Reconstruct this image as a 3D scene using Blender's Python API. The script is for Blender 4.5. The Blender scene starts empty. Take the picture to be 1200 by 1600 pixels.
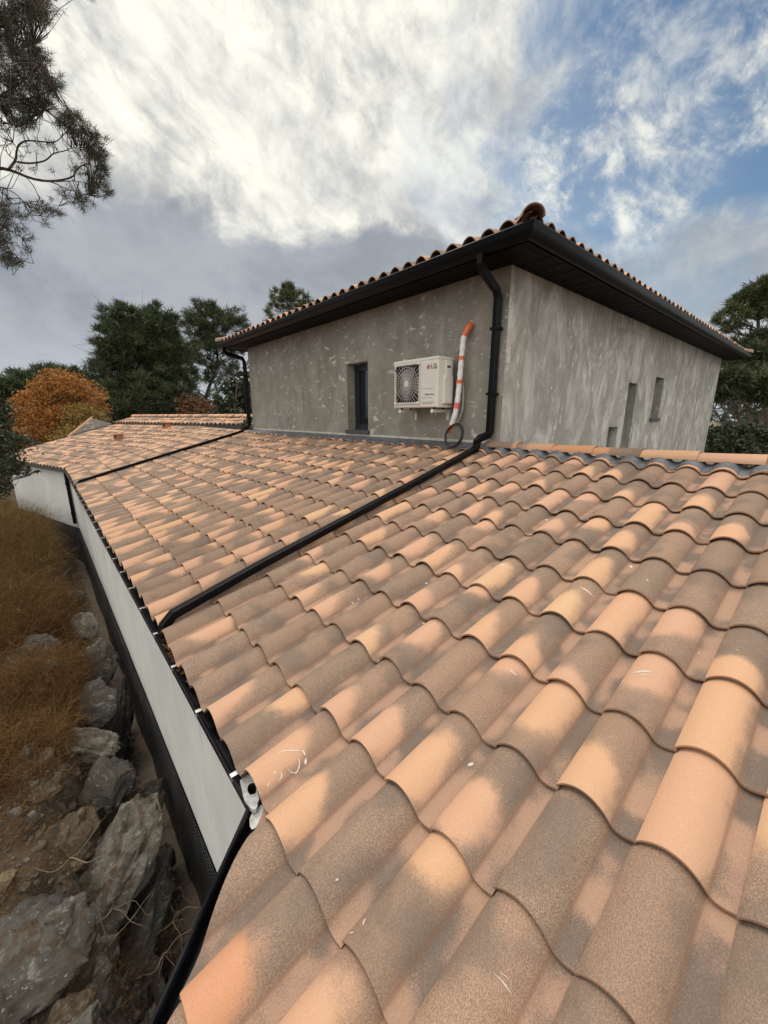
import bpy, bmesh, math, random
import numpy as np
from mathutils import Vector, Matrix, noise as mnoise

# ------------------------------------------------------------------ scene, camera, sky, sun, exposure
scene = bpy.context.scene
col = scene.collection
R = math.radians
random.seed(7)
rng = np.random.default_rng(11)

F_PX, PITCH, YAW = 611.92, R(13.79), R(-40.906)      # solved from the photograph: x runs up the roof slope, y along the eave
cam_d = bpy.data.cameras.new("camera")
cam = bpy.data.objects.new("camera", cam_d)
col.objects.link(cam)
cam.location = (0, 0, 0)
cam.rotation_euler = (R(90) - PITCH, 0, YAW)
cam_d.sensor_fit = 'VERTICAL'
cam_d.sensor_height = 24
cam_d.lens = F_PX / 1600 * 24
cam_d.clip_start = 0.02
cam_d.clip_end = 3000
scene.camera = cam

scene.view_settings.view_transform = 'Standard'
scene.view_settings.look = 'None'
scene.view_settings.exposure = 0.15
scene.view_settings.gamma = 1
scene.view_settings.use_curve_mapping = False

SUN_EL, SUN_AZ = R(50), math.atan2(-0.10, 0.80)      # azimuth: direction towards the sun is (sin, cos) in x, y
sun_d = bpy.data.lights.new("sun", 'SUN')
sun_d.energy = 1.5
sun_d.angle = R(14)
sun_d.color = (1.0, 0.93, 0.84)
sun = bpy.data.objects.new("sun", sun_d)
col.objects.link(sun)
sdir = Vector((math.sin(SUN_AZ) * math.cos(SUN_EL), math.cos(SUN_AZ) * math.cos(SUN_EL), math.sin(SUN_EL)))
sun.rotation_euler = sdir.to_track_quat('Z', 'Y').to_euler()

CY, SY, CP, SP = math.cos(YAW), math.sin(YAW), math.cos(PITCH), math.sin(PITCH)


def ray(px, py):
    """world direction of a pixel of the 1200 x 1600 photograph"""
    a, b = (px - 600) / F_PX, (py - 800) / F_PX
    fw, z, r = CP - b * SP, -SP - b * CP, a
    return Vector((r * CY - fw * SY, r * SY + fw * CY, z))


def at(px, py, dist):
    """a point at a horizontal distance along that direction"""
    d = ray(px, py)
    return d * (dist / math.hypot(d.x, d.y))


def at_z(px, py, z):
    d = ray(px, py)
    return d * (z / d.z)


class NT:
    """small node helper"""
    def __init__(s, tree):
        s.t = tree
        s.N = tree.nodes
        s.L = tree.links

    def n(s, typ, **kw):
        nd = s.N.new(typ)
        for k, v in kw.items():
            setattr(nd, k, v)
        return nd

    def set(s, sock, v):
        if isinstance(v, bpy.types.NodeSocket):
            s.L.new(v, sock)
        elif v is not None:
            sock.default_value = v

    def m(s, op, a, b=None, c=None, clamp=False):
        nd = s.n('ShaderNodeMath', operation=op, use_clamp=clamp)
        s.set(nd.inputs[0], a)
        s.set(nd.inputs[1], b)
        s.set(nd.inputs[2], c)
        return nd.outputs[0]

    def vm(s, op, a, b=None, out=0):
        nd = s.n('ShaderNodeVectorMath', operation=op)
        s.set(nd.inputs[0], a)
        s.set(nd.inputs[1], b)
        return nd.outputs[out]

    def ss(s, x, lo, hi):
        nd = s.n('ShaderNodeMapRange', interpolation_type='SMOOTHSTEP')
        s.set(nd.inputs[0], x)
        s.set(nd.inputs[1], lo)
        s.set(nd.inputs[2], hi)
        return nd.outputs[0]

    def mix(s, f, a, b, blend='MIX'):
        nd = s.n('ShaderNodeMix', data_type='RGBA', blend_type=blend)
        s.set(nd.inputs[0], f)
        s.set(nd.inputs[6], a if isinstance(a, bpy.types.NodeSocket) else (*a, 1))
        s.set(nd.inputs[7], b if isinstance(b, bpy.types.NodeSocket) else (*b, 1))
        return nd.outputs[2]

    def noise(s, vec, scale, detail=4, rough=.55, dist=0.0, w=None):
        nd = s.n('ShaderNodeTexNoise')
        if w is not None:
            nd.noise_dimensions = '4D'
            nd.inputs['W'].default_value = w
        s.set(nd.inputs['Vector'], vec)
        nd.inputs['Scale'].default_value = scale
        nd.inputs['Detail'].default_value = detail
        nd.inputs['Roughness'].default_value = rough
        nd.inputs['Distortion'].default_value = dist
        return nd.outputs[0]

    def mapping(s, vec, loc=(0, 0, 0), rot=(0, 0, 0), scale=(1, 1, 1)):
        nd = s.n('ShaderNodeMapping')
        s.set(nd.inputs[0], vec)
        nd.inputs[1].default_value = loc
        nd.inputs[2].default_value = rot
        nd.inputs[3].default_value = scale
        return nd.outputs[0]


world = bpy.data.worlds.new("World")
scene.world = world
world.use_nodes = True


def build_world():
    w = NT(world.node_tree)
    w.N.clear()
    STR = 0.10
    tc = w.n('ShaderNodeTexCoord')
    d = tc.outputs['Generated']
    sep = w.n('ShaderNodeSeparateXYZ')
    w.L.new(d, sep.inputs[0])
    x, y, z = sep.outputs
    sky = w.n('ShaderNodeTexSky', sky_type='NISHITA')
    sky.sun_disc = False
    sky.sun_elevation = SUN_EL
    sky.sun_rotation = SUN_AZ
    sky.altitude = 200
    sky.air_density = 1.0
    sky.dust_density = 0.6
    sky.ozone_density = 2.0
    zz = w.m('ADD', w.m('MAXIMUM', z, 0.0), 0.16)
    px, py = w.m('DIVIDE', x, zz), w.m('DIVIDE', y, zz)
    cmb = w.n('ShaderNodeCombineXYZ')
    w.L.new(px, cmb.inputs[0])
    w.L.new(py, cmb.inputs[1])
    P = cmb.outputs[0]
    big = w.noise(w.mapping(P, (1.3, .2, 0), (0, 0, R(-10)), (.75, 1.25, 1)), 1.0, 3, .5, .3)
    # cloud grain: long along one slanting direction of the sky, short across it
    rt = Vector((CY, SY, 0))
    fw_ = Vector((-SY * CP, CY * CP, -SP))
    up_ = rt.cross(fw_)
    e1, e2 = rt * .80 - up_ * .60, rt * .60 + up_ * .80
    c3 = w.n('ShaderNodeCombineXYZ')
    for k_, (e_, f_) in enumerate(((e1, 2.3), (e2, 3.9), (fw_, 2.3))):
        w.L.new(w.vm('DOT_PRODUCT', d, (e_ * f_)[:], out=1), c3.inputs[k_])
    Q = c3.outputs[0]
    wisp = w.noise(w.mapping(Q, (1.3, .4, 2.1)), 1.7, 10, .64, .35)
    fine = w.noise(w.mapping(Q, (7.3, 4.4, 3.1), scale=(1.25, 1, 1.25)), 4.4, 9, .64, .3)
    puff = w.noise(w.mapping(d, (0.4, 5.1, 0), (0, 0, 0), (1.0, 1.0, 1.5)), 4.6, 8, .60, .25)

    def dot(px_, py_):
        v = ray(px_, py_).normalized()
        return w.vm('DOT_PRODUCT', d, v[:], out=1)
    # open blue part of the sky
    nz = w.m('ADD', w.m('MULTIPLY', w.m('SUBTRACT', wisp, .5), .15), w.m('MULTIPLY', w.m('SUBTRACT', big, .5), .05))
    blue_a = w.ss(w.m('ADD', dot(1095, 165), nz), .926, .972)
    blue_b = w.m('MULTIPLY', w.ss(w.m('ADD', dot(850, 170), nz), .968, .996), .3)
    blue = w.m('MAXIMUM', blue_a, blue_b)
    # a wisp of cloud that crosses it, and cloud at its far side
    wt = w.ss(w.m('ADD', w.m('MULTIPLY', wisp, .55), w.m('MULTIPLY', fine, .45)), .44, .60)
    wis = w.m('MULTIPLY', w.m('MAXIMUM', w.ss(dot(915, 240), .986, .999), w.ss(dot(1005, 285), .987, .999)), w.m('MULTIPLY_ADD', wt, .85, .15))
    wis2 = w.m('MULTIPLY', w.ss(dot(1290, 180), .965, .995), wt)
    wis2 = w.m('MAXIMUM', wis2, w.m('MULTIPLY', w.ss(dot(1030, 30), .98, .998), w.m('MULTIPLY', wt, .5)))
    veil = w.m('MULTIPLY', w.ss(fine, .50, .78), .22)
    blue = w.m('MULTIPLY', blue, w.m('SUBTRACT', 1, w.m('MAXIMUM', w.m('MULTIPLY', wis, .8), w.m('MAXIMUM', w.m('MULTIPLY', wis2, .8), veil))), clamp=True)
    # low grey bank of cloud
    gn = w.m('ADD', w.m('MULTIPLY', w.m('SUBTRACT', puff, .5), .22), w.m('MULTIPLY', w.m('SUBTRACT', big, .5), .12))
    side = w.ss(dot(1150, 420), .75, .97)
    ge = w.m('ADD', w.m('ADD', z, gn), w.m('MULTIPLY', side, .07))
    grey = w.m('SUBTRACT', 1, w.ss(ge, .345, .405))
    grey = w.m('MULTIPLY', grey, w.m('SUBTRACT', 1, w.m('MULTIPLY', side, .25)))
    low = w.m('SUBTRACT', 1, w.ss(w.m('ADD', z, w.m('MULTIPLY', w.m('SUBTRACT', wisp, .5), .12)), .05, .20))
    s1 = w.ss(w.m('ADD', w.m('MULTIPLY', wisp, .45), w.m('ADD', w.m('MULTIPLY', fine, .35), w.m('MULTIPLY', puff, .2))), .39, .59)
    cream = w.mix(s1, (.48, .485, .485), (1.0, .98, .86))
    cream = w.mix(w.m('MULTIPLY', w.ss(big, .52, .72), .45), cream, (.53, .535, .545))
    gcol = w.mix(w.ss(puff, .34, .66), (.285, .315, .36), (.405, .43, .465))
    gcol = w.mix(w.m('MULTIPLY', low, .75), gcol, (.52, .555, .60))
    cloud = w.mix(grey, cream, gcol)
    # unseen sky behind and above the camera, brightened to fill roof and walls
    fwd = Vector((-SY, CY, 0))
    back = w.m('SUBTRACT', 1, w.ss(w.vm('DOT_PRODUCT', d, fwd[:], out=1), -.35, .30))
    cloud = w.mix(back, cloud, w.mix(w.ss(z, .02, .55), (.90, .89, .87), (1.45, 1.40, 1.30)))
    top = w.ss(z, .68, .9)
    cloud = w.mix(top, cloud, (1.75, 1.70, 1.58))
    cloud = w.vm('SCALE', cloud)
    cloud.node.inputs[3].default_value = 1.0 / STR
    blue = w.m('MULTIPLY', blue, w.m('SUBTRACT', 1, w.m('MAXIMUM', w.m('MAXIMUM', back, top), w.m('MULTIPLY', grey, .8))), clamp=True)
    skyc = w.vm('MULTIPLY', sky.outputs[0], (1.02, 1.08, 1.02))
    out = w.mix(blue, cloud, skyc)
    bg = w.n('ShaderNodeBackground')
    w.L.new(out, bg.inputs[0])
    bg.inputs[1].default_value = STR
    o = w.n('ShaderNodeOutputWorld')
    w.L.new(bg.outputs[0], o.inputs[0])


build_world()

# ------------------------------------------------------------------ object and mesh helpers


def tag(o, label=None, cat=None, group=None, kind=None):
    if label: o['label'] = label
    if cat: o['category'] = cat
    if group: o['group'] = group
    if kind: o['kind'] = kind
    return o


def empty(name, loc, label=None, cat=None, group=None):
    o = bpy.data.objects.new(name, None)
    col.objects.link(o)
    o.location = loc
    o.empty_display_size = .2
    return tag(o, label, cat, group)


def link(name, me, parent=None):
    o = bpy.data.objects.new(name, me)
    col.objects.link(o)
    if parent is not None:
        o.parent = parent
        if parent.type == 'EMPTY':           # meshes are written in world coordinates
            o.location = -parent.location
    return o


class MB:
    """collects simple shapes into ONE mesh"""
    def __init__(s):
        s.v, s.f, s.mi, s.sm = [], [], [], []

    def add(s, vs, fs, mi=0, smooth=False):
        b = len(s.v)
        s.v += [tuple(p) for p in vs]
        s.f += [tuple(i + b for i in f) for f in fs]
        s.mi += [mi] * len(fs)
        s.sm += [smooth] * len(fs)

    def quad(s, a, b, c, d, mi=0):
        s.add([a, b, c, d], [(0, 1, 2, 3)], mi)

    def box(s, lo, hi, mi=0, M=None, bev=0.0):
        x0, y0, z0 = lo
        x1, y1, z1 = hi
        if bev:
            b = bev
            bm = bmesh.new()
            bmesh.ops.create_cube(bm, size=1)
            for v in bm.verts:
                v.co = ((x0 + x1) / 2 + v.co.x * (x1 - x0), (y0 + y1) / 2 + v.co.y * (y1 - y0), (z0 + z1) / 2 + v.co.z * (z1 - z0))
            bmesh.ops.bevel(bm, geom=bm.edges[:], offset=b, segments=2, profile=.5, affect='EDGES')
            bm.verts.index_update()
            vs = [v.co.copy() for v in bm.verts]
            fs = [[v.index for v in f.verts] for f in bm.faces]
            bm.free()
        else:
            vs = [Vector(p) for p in ((x0, y0, z0), (x1, y0, z0), (x1, y1, z0), (x0, y1, z0), (x0, y0, z1), (x1, y0, z1), (x1, y1, z1), (x0, y1, z1))]
            fs = [(0, 3, 2, 1), (4, 5, 6, 7), (0, 1, 5, 4), (1, 2, 6, 5), (2, 3, 7, 6), (3, 0, 4, 7)]
        if M is not None:
            vs = [M @ p for p in vs]
        s.add(vs, fs, mi)

    def tube(s, pts, rad, n=8, mi=0, cap=True, section=None, smooth=True):
        """round (or given section) tube along points; rad may be a list"""
        pts = [Vector(p) for p in pts]
        k = len(pts)
        rads = rad if isinstance(rad, (list, tuple)) else [rad] * k
        if section is None:
            section = [(math.cos(2 * math.pi * i / n), math.sin(2 * math.pi * i / n)) for i in range(n)]
        n = len(section)
        vs = []
        prev = None
        for i, p in enumerate(pts):
            a = pts[max(i - 1, 0)]
            b = pts[min(i + 1, k - 1)]
            t = (b - a).normalized()
            if prev is None:
                up = Vector((0, 0, 1)) if abs(t.z) < .9 else Vector((0, 1, 0))
                nx = up.cross(t).normalized()
            else:
                nx = (prev - t * prev.dot(t)).normalized()
            prev = nx
            ny = t.cross(nx)
            sc = 1.0
            if 0 < i < k - 1:
                c = (pts[i] - a).normalized().dot(t)
                sc = 1 / max(c, .5)
            for (u, w_) in section:
                vs.append(p + (nx * u + ny * w_) * rads[i] * (1 if sc == 1 else 1))
        fs = []
        for i in range(k - 1):
            for j in range(n):
                fs.append((i * n + j, i * n + (j + 1) % n, (i + 1) * n + (j + 1) % n, (i + 1) * n + j))
        s.add(vs, fs, mi, smooth)
        if cap:
            s.add(vs[:n], [tuple(range(n - 1, -1, -1))], mi)
            s.add(vs[-n:], [tuple(range(n))], mi)

    def extrude(s, prof, path, mi=0, closed_prof=False, smooth=False):
        """profile rings given as lists of points along a path (each ring already placed)"""
        n = len(path[0])
        vs = [p for ring in path for p in ring]
        fs = []
        m = n if closed_prof else n - 1
        for i in range(len(path) - 1):
            for j in range(m):
                fs.append((i * n + j, (i + 1) * n + j, (i + 1) * n + (j + 1) % n, i * n + (j + 1) % n))
        s.add(vs, fs, mi, smooth)

    def build(s, name, mats, parent=None):
        me = bpy.data.meshes.new(name)
        me.from_pydata([tuple(p) for p in s.v], [], s.f)
        for m in (mats if isinstance(mats, (list, tuple)) else [mats]):
            me.materials.append(m)
        me.polygons.foreach_set('material_index', s.mi)
        me.polygons.foreach_set('use_smooth', s.sm)
        me.update()
        return link(name, me, parent)


def np_mesh(name, verts, faces, mat, parent=None, smooth=False, uv=None, vattr=None):
    """faces: array (n, k) all of one size"""
    verts = np.asarray(verts, dtype=np.float32)
    faces = np.asarray(faces, dtype=np.int32)
    me = bpy.data.meshes.new(name)
    k = faces.shape[1]
    me.vertices.add(len(verts))
    me.vertices.foreach_set('co', verts.ravel())
    me.loops.add(faces.size)
    me.loops.foreach_set('vertex_index', faces.ravel())
    me.polygons.add(len(faces))
    me.polygons.foreach_set('loop_start', np.arange(0, faces.size, k, dtype=np.int32))
    if smooth is True:
        me.polygons.foreach_set('use_smooth', np.ones(len(faces), dtype=bool))
    elif smooth is not False:
        me.polygons.foreach_set('use_smooth', smooth)
    me.update(calc_edges=True)
    if uv is not None:
        l = me.uv_layers.new(name='UVMap')
        l.data.foreach_set('uv', np.asarray(uv, dtype=np.float32)[faces.ravel()].ravel())
    for an, arr in (vattr or {}).items():
        a = me.attributes.new(an, 'FLOAT_COLOR', 'POINT')
        a.data.foreach_set('color', np.asarray(arr, dtype=np.float32).ravel())
    me.materials.append(mat)
    return link(name, me, parent)


def resample(pts, n):
    pts = [Vector(p) for p in pts]
    ln = [0]
    for a, b in zip(pts, pts[1:]):
        ln.append(ln[-1] + (b - a).length)
    out = []
    for k in range(n):
        s_ = ln[-1] * k / (n - 1)
        i = max(0, min(len(pts) - 2, next((j for j in range(len(ln) - 1) if ln[j + 1] >= s_), len(pts) - 2)))
        f_ = (s_ - ln[i]) / max(ln[i + 1] - ln[i], 1e-9)
        p0, p1, p2, p3 = pts[max(i - 1, 0)], pts[i], pts[i + 1], pts[min(i + 2, len(pts) - 1)]
        out.append(.5 * ((2 * p1) + (p2 - p0) * f_ + (2 * p0 - 5 * p1 + 4 * p2 - p3) * f_ ** 2 + (3 * p1 - p0 - 3 * p2 + p3) * f_ ** 3))
    return out



# ------------------------------------------------------------------ materials
def new_mat(name):
    m = bpy.data.materials.new(name)
    m.use_nodes = True
    nt = NT(m.node_tree)
    b = m.node_tree.nodes['Principled BSDF']
    return m, nt, b


def plain(name, c, rough=.5, metal=0.0, var=.12, scale=6.0, bump=0.0, bscale=60.0, spec=.5):
    m, t, b = new_mat(name)
    tc = t.n('ShaderNodeTexCoord').outputs['Object']
    n1 = t.noise(tc, scale, 5, .6)
    f = t.ss(n1, .3, .7)
    lo = tuple(x * (1 - var) for x in c)
    hi = tuple(min(1, x * (1 + var)) for x in c)
    t.L.new(t.mix(f, lo, hi), b.inputs['Base Color'])
    b.inputs['Roughness'].default_value = rough
    b.inputs['Metallic'].default_value = metal
    b.inputs['Specular IOR Level'].default_value = spec
    if bump:
        bp = t.n('ShaderNodeBump')
        bp.inputs['Strength'].default_value = bump
        bp.inputs['Distance'].default_value = .01
        t.L.new(t.noise(tc, bscale, 4, .6), bp.inputs['Height'])
        t.L.new(bp.outputs[0], b.inputs['Normal'])
    return m


def tile_material():
    m, t, b = new_mat('fired_clay_tile')
    tc = t.n('ShaderNodeTexCoord')
    ob = tc.outputs['Object']
    uv = tc.outputs['UV']
    s = t.n('ShaderNodeSeparateXYZ')
    t.L.new(uv, s.inputs[0])
    u, v = s.outputs[0], s.outputs[1]
    a = t.n('ShaderNodeAttribute', attribute_name='tile')
    sc = t.n('ShaderNodeSeparateColor')
    t.L.new(a.outputs['Color'], sc.inputs[0])
    r_id, r_c, r_dir = sc.outputs[0], sc.outputs[1], sc.outputs[2]
    r_tone = a.outputs['Alpha']
    coarse = t.noise(ob, 7.0, 3, .5)
    mid = t.noise(ob, 42.0, 4, .6)
    speck = t.noise(ob, 230.0, 3, .7)
    gran = t.noise(ob, 900.0, 1, .5)
    grain = t.noise(t.mapping(ob, scale=(.45, 1, 1)), 420.0, 2, .6)
    eu = t.m('DIVIDE', t.m('SUBTRACT', u, .25), .44)
    ev = t.m('DIVIDE', t.m('SUBTRACT', v, r_c), r_dir)
    rad = t.m('SQRT', t.m('ADD', t.m('MULTIPLY', eu, eu), t.m('MULTIPLY', ev, ev)))
    sv = t.m('SUBTRACT', rad, 1.0)
    sv = t.m('ADD', sv, t.m('MULTIPLY', t.m('SUBTRACT', coarse, .5), .9))
    sv = t.m('ADD', sv, t.m('MULTIPLY', t.m('SUBTRACT', mid, .5), .25))
    sp = t.m('ADD', t.m('MULTIPLY', t.m('SUBTRACT', speck, .5), 1.0), t.m('MULTIPLY', t.m('SUBTRACT', gran, .5), .6))
    dark = t.ss(t.m('ADD', sv, t.m('MULTIPLY', sp, .55)), -.24, .28)
    # light body colour: peach, pink or ochre by tile
    l1 = t.mix(t.ss(r_id, .15, .6), (.535, .315, .185), (.50, .290, .190))
    l2 = t.mix(t.ss(r_id, .80, .97), l1, (.55, .35, .20))
    l3 = t.mix(t.m('MULTIPLY', t.ss(r_tone, .980, .992), .6), l2, (.52, .215, .095))
    light = t.mix(t.m('MULTIPLY', t.ss(gran, .4, .7), .25), l3, (.42, .22, .13))
    # sprayed dark coat with pinkish specks
    d1 = t.mix(t.ss(r_tone, .15, .85), (.225, .144, .097), (.165, .117, .086))
    pinks = t.ss(t.m('ADD', t.m('MULTIPLY', grain, .6), t.m('MULTIPLY', speck, .4)), .40, .62)
    d2 = t.mix(t.m('MULTIPLY', pinks, t.m('MULTIPLY_ADD', r_id, .45, .25)), d1, (.42, .265, .18))
    c = t.mix(dark, light, d2)
    # soot in the thick of the coat
    so = t.m('MULTIPLY', t.ss(sv, .05, .8), t.ss(t.noise(ob, 5.1, 3, .5, w=12.), .47, .66))
    c = t.mix(t.m('MULTIPLY', so, .65), c, (.128, .098, .079))
    # channel: pinkish body with a sooty stretch, deepened to paint in groove shade
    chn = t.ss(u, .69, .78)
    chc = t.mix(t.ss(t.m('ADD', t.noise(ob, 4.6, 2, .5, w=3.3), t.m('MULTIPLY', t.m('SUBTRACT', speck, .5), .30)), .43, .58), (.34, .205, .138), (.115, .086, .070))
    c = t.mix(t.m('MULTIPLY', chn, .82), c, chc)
    c = t.mix(t.m('MULTIPLY', t.ss(grain, .45, .70), .10), c, (.62, .50, .40))
    c = t.mix(t.m('MULTIPLY', t.ss(grain, .54, .32), .14), c, (.10, .07, .05))
    # darker reddish line along the crease
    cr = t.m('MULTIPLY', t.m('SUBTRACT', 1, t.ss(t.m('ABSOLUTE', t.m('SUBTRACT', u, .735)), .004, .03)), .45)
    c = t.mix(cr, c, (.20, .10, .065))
    # pale dust and specks of mortar
    dust = t.m('MULTIPLY', t.ss(t.noise(ob, 16, 5, .7, w=1.7), .62, .80), .35)
    c = t.mix(dust, c, (.60, .50, .42))
    fl = t.ss(t.noise(t.mapping(ob, scale=(1, 2.2, 1)), 26, 3, .6, w=8.1), .755, .775)
    c = t.mix(fl, c, (.80, .77, .72))
    # broken clay seen on the front lips
    c = t.mix(t.m('MULTIPLY', t.m('LESS_THAN', v, -.5), .6), c, (.40, .225, .13))
    t.L.new(c, b.inputs['Base Color'])
    b.inputs['Roughness'].default_value = .78
    b.inputs['Specular IOR Level'].default_value = .32
    bp = t.n('ShaderNodeBump')
    bp.inputs['Strength'].default_value = .35
    bp.inputs['Distance'].default_value = .004
    hh = t.m('ADD', t.m('MULTIPLY', speck, .5), t.m('ADD', t.m('MULTIPLY', mid, .8), t.m('MULTIPLY', gran, .25)))
    t.L.new(hh, bp.inputs['Height'])
    t.L.new(bp.outputs[0], b.inputs['Normal'])
    return m


def render_material(name, stretch, rot, film, dabs):
    """grey cement undercoat with whitish dabs and streaks"""
    m, t, b = new_mat(name)
    ob = t.n('ShaderNodeTexCoord').outputs['Object']
    big = t.noise(ob, .55, 4, .6)
    mid = t.noise(ob, 3.2, 6, .65)
    c = t.mix(t.ss(mid, .3, .72), (.198, .190, .162), (.258, .249, .216))
    c = t.mix(t.m('MULTIPLY', t.ss(big, .42, .66), .55), c, (.262, .260, .236))
    st = t.noise(t.mapping(ob, rot=rot, scale=(1.7, 1.7, .8)), 1.2, 8, .70, .9)
    c = t.mix(t.m('MULTIPLY', t.m('ADD', t.ss(st, .42, .70), film * .25), film), c, (.56, .555, .53))
    zone = t.ss(t.noise(ob, 1.0, 2, .5, w=4.4), .43, .56)
    zone2 = t.ss(t.noise(ob, 1.6, 2, .5, w=9.9), .46, .56)
    d1 = t.noise(t.mapping(ob, rot=rot, scale=stretch), 1.0, 5, .6, .5)
    c = t.mix(t.m('MULTIPLY', t.m('MULTIPLY', t.ss(d1, .600 - dabs * .02, .650 - dabs * .02), zone), .72), c, (.62, .605, .575))
    d2 = t.noise(t.mapping(ob, loc=(5, 3, 1), rot=rot, scale=tuple(k * 2.2 for k in stretch)), 1.0, 4, .55, .4)
    c = t.mix(t.m('MULTIPLY', t.m('MULTIPLY', t.ss(d2, .615, .66), zone2), .65), c, (.62, .605, .57))
    d3 = t.noise(ob, 7, 3, .5, w=5.5)
    c = t.mix(t.m('MULTIPLY', t.ss(d3, .66, .74), .35), c, (.55, .53, .50))
    t.L.new(c, b.inputs['Base Color'])
    b.inputs['Roughness'].default_value = .92
    b.inputs['Specular IOR Level'].default_value = .2
    bp = t.n('ShaderNodeBump')
    bp.inputs['Strength'].default_value = .35
    bp.inputs['Distance'].default_value = .006
    t.L.new(t.m('ADD', t.noise(ob, 90, 3, .6), t.m('MULTIPLY', mid, .6)), bp.inputs['Height'])
    t.L.new(bp.outputs[0], b.inputs['Normal'])
    return m


def leaf_material(name, c1, c2, c3=None, rough=.6):
    m, t, b = new_mat(name)
    a = t.n('ShaderNodeAttribute', attribute_name='rnd')
    sc = t.n('ShaderNodeSeparateColor')
    t.L.new(a.outputs['Color'], sc.inputs[0])
    c = t.mix(sc.outputs[0], c1, c2)
    if c3 is not None:
        c = t.mix(t.ss(sc.outputs[1], .55, .95), c, c3)
    t.L.new(c, b.inputs['Base Color'])
    b.inputs['Roughness'].default_value = rough
    b.inputs['Specular IOR Level'].default_value = .25
    return m


def rock_material(name, c1, c2, pale, moss=(.07, .06, .035), soil_lo=.35):
    m, t, b = new_mat(name)
    ob = t.n('ShaderNodeTexCoord').outputs['Object']
    n1 = t.noise(ob, 3.5, 8, .65)
    n2 = t.noise(t.mapping(ob, rot=(.4, .2, .6), scale=(1, 1, 3)), 9, 7, .7, .5)
    c = t.mix(t.ss(n1, .35, .65), c1, c2)
    c = t.mix(t.m('MULTIPLY', t.ss(n2, .52, .70), .8), c, pale)
    c = t.mix(t.m('MULTIPLY', t.ss(t.noise(ob, 2.2, 5, .6, w=2.2), .52, .66), .7), c, moss)
    sp = t.ss(t.noise(ob, 55, 2, .5, w=6.1), .66, .72)
    c = t.mix(t.m('MULTIPLY', sp, .7), c, (.46, .44, .40))
    ge = t.n('ShaderNodeNewGeometry')
    sx = t.n('ShaderNodeSeparateXYZ')
    t.L.new(ge.outputs['Normal'], sx.inputs[0])
    soil = t.m('MULTIPLY', t.ss(sx.outputs[2], soil_lo, soil_lo + .35), t.ss(t.m('ADD', t.m('MULTIPLY', n1, .5), t.m('MULTIPLY', t.noise(ob, 14, 5, .65, w=7.), .5)), .50, .58))
    c = t.mix(t.m('MULTIPLY', soil, .85), c, (.075, .052, .034))
    t.L.new(c, b.inputs['Base Color'])
    b.inputs['Roughness'].default_value = .92
    b.inputs['Specular IOR Level'].default_value = .2
    bp = t.n('ShaderNodeBump')
    bp.inputs['Strength'].default_value = .9
    bp.inputs['Distance'].default_value = .03
    t.L.new(t.m('ADD', t.m('MULTIPLY', n2, .6), t.m('MULTIPLY', t.noise(ob, 34, 6, .7), .7)), bp.inputs['Height'])
    t.L.new(bp.outputs[0], b.inputs['Normal'])
    return m


M = {}
M['tile'] = tile_material()
M['render_l'] = render_material('cement_render_long_side', (3.4, 4.2, 8.5), (0, 0, 0), .25, .75)
M['render_r'] = render_material('cement_render_short_side', (7.5, 7.0, 2.9), (0, R(20), 0), .85, 1.7)
def pale_wall():
    m, t, b = new_mat('pale_smooth_render')
    ob = t.n('ShaderNodeTexCoord').outputs['Object']
    n1 = t.noise(ob, 1.3, 5, .6)
    c = t.mix(t.ss(n1, .35, .68), (.60, .60, .575), (.70, .70, .68))
    run = t.noise(t.mapping(ob, scale=(5, 5, .5)), 1.6, 5, .65)
    c = t.mix(t.m('MULTIPLY', t.ss(run, .52, .72), .35), c, (.42, .41, .375))
    spl = t.noise(ob, 21, 4, .65)
    c = t.mix(t.m('MULTIPLY', t.ss(spl, .66, .72), .45), c, (.34, .30, .25))
    t.L.new(c, b.inputs['Base Color'])
    b.inputs['Roughness'].default_value = .88
    bp = t.n('ShaderNodeBump')
    bp.inputs['Strength'].default_value = .25
    bp.inputs['Distance'].default_value = .004
    t.L.new(t.noise(ob, 60, 4, .6), bp.inputs['Height'])
    t.L.new(bp.outputs[0], b.inputs['Normal'])
    return m


M['white_wall'] = pale_wall()
M['black_metal'] = plain('black_coated_aluminium', (.0035, .0035, .0045), .38, .0, .2, 5, spec=.14)
M['black_soffit'] = plain('black_soffit_board', (.0035, .0035, .0045), .55, 0, .2, 5, spec=.10)
M['gutter_in'] = plain('dusty_black_gutter', (.008, .008, .011), .36, 0, .5, 9, spec=.3)
M['steel'] = plain('bright_steel_strap', (.62, .62, .60), .35, .85, .1, 12)
M['mastic'] = plain('grey_sealant', (.40, .40, .39), .7, 0, .3, 26, bump=.5, bscale=80)
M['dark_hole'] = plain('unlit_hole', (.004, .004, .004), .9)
M['lead'] = plain('grey_lead_flashing', (.12, .128, .145), .55, .25, .25, 14, bump=.3, bscale=120)
M['trim'] = plain('cream_base_trim', (.50, .47, .40), .8, 0, .15, 9)
M['frame'] = plain('anthracite_frame', (.022, .025, .032), .4, 0, .15, 8)
M['sill'] = plain('dark_stone_sill', (.06, .06, .062), .6, 0, .2, 20)
M['sticker'] = plain('white_paper_label', (.75, .75, .74), .6, 0, .03)
M['ac_white'] = plain('off_white_enamel', (.66, .65, .60), .42, 0, .04, 3)
M['ac_shade'] = plain('off_white_panel', (.61, .60, .555), .5, 0, .04, 3)
M['ac_grille'] = plain('pale_wire', (.56, .55, .51), .45, 0, .06, 5)
M['ac_fan'] = plain('grey_fan_plastic', (.16, .16, .16), .45, 0, .1, 8)
M['ac_dark'] = plain('dark_cavity', (.025, .025, .026), .7, 0, .2, 8)
M['logo_red'] = plain('dark_red_badge', (.33, .02, .055), .45, 0, .05)
M['logo_white'] = plain('badge_white', (.7, .68, .66), .5, 0, .02)
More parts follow.
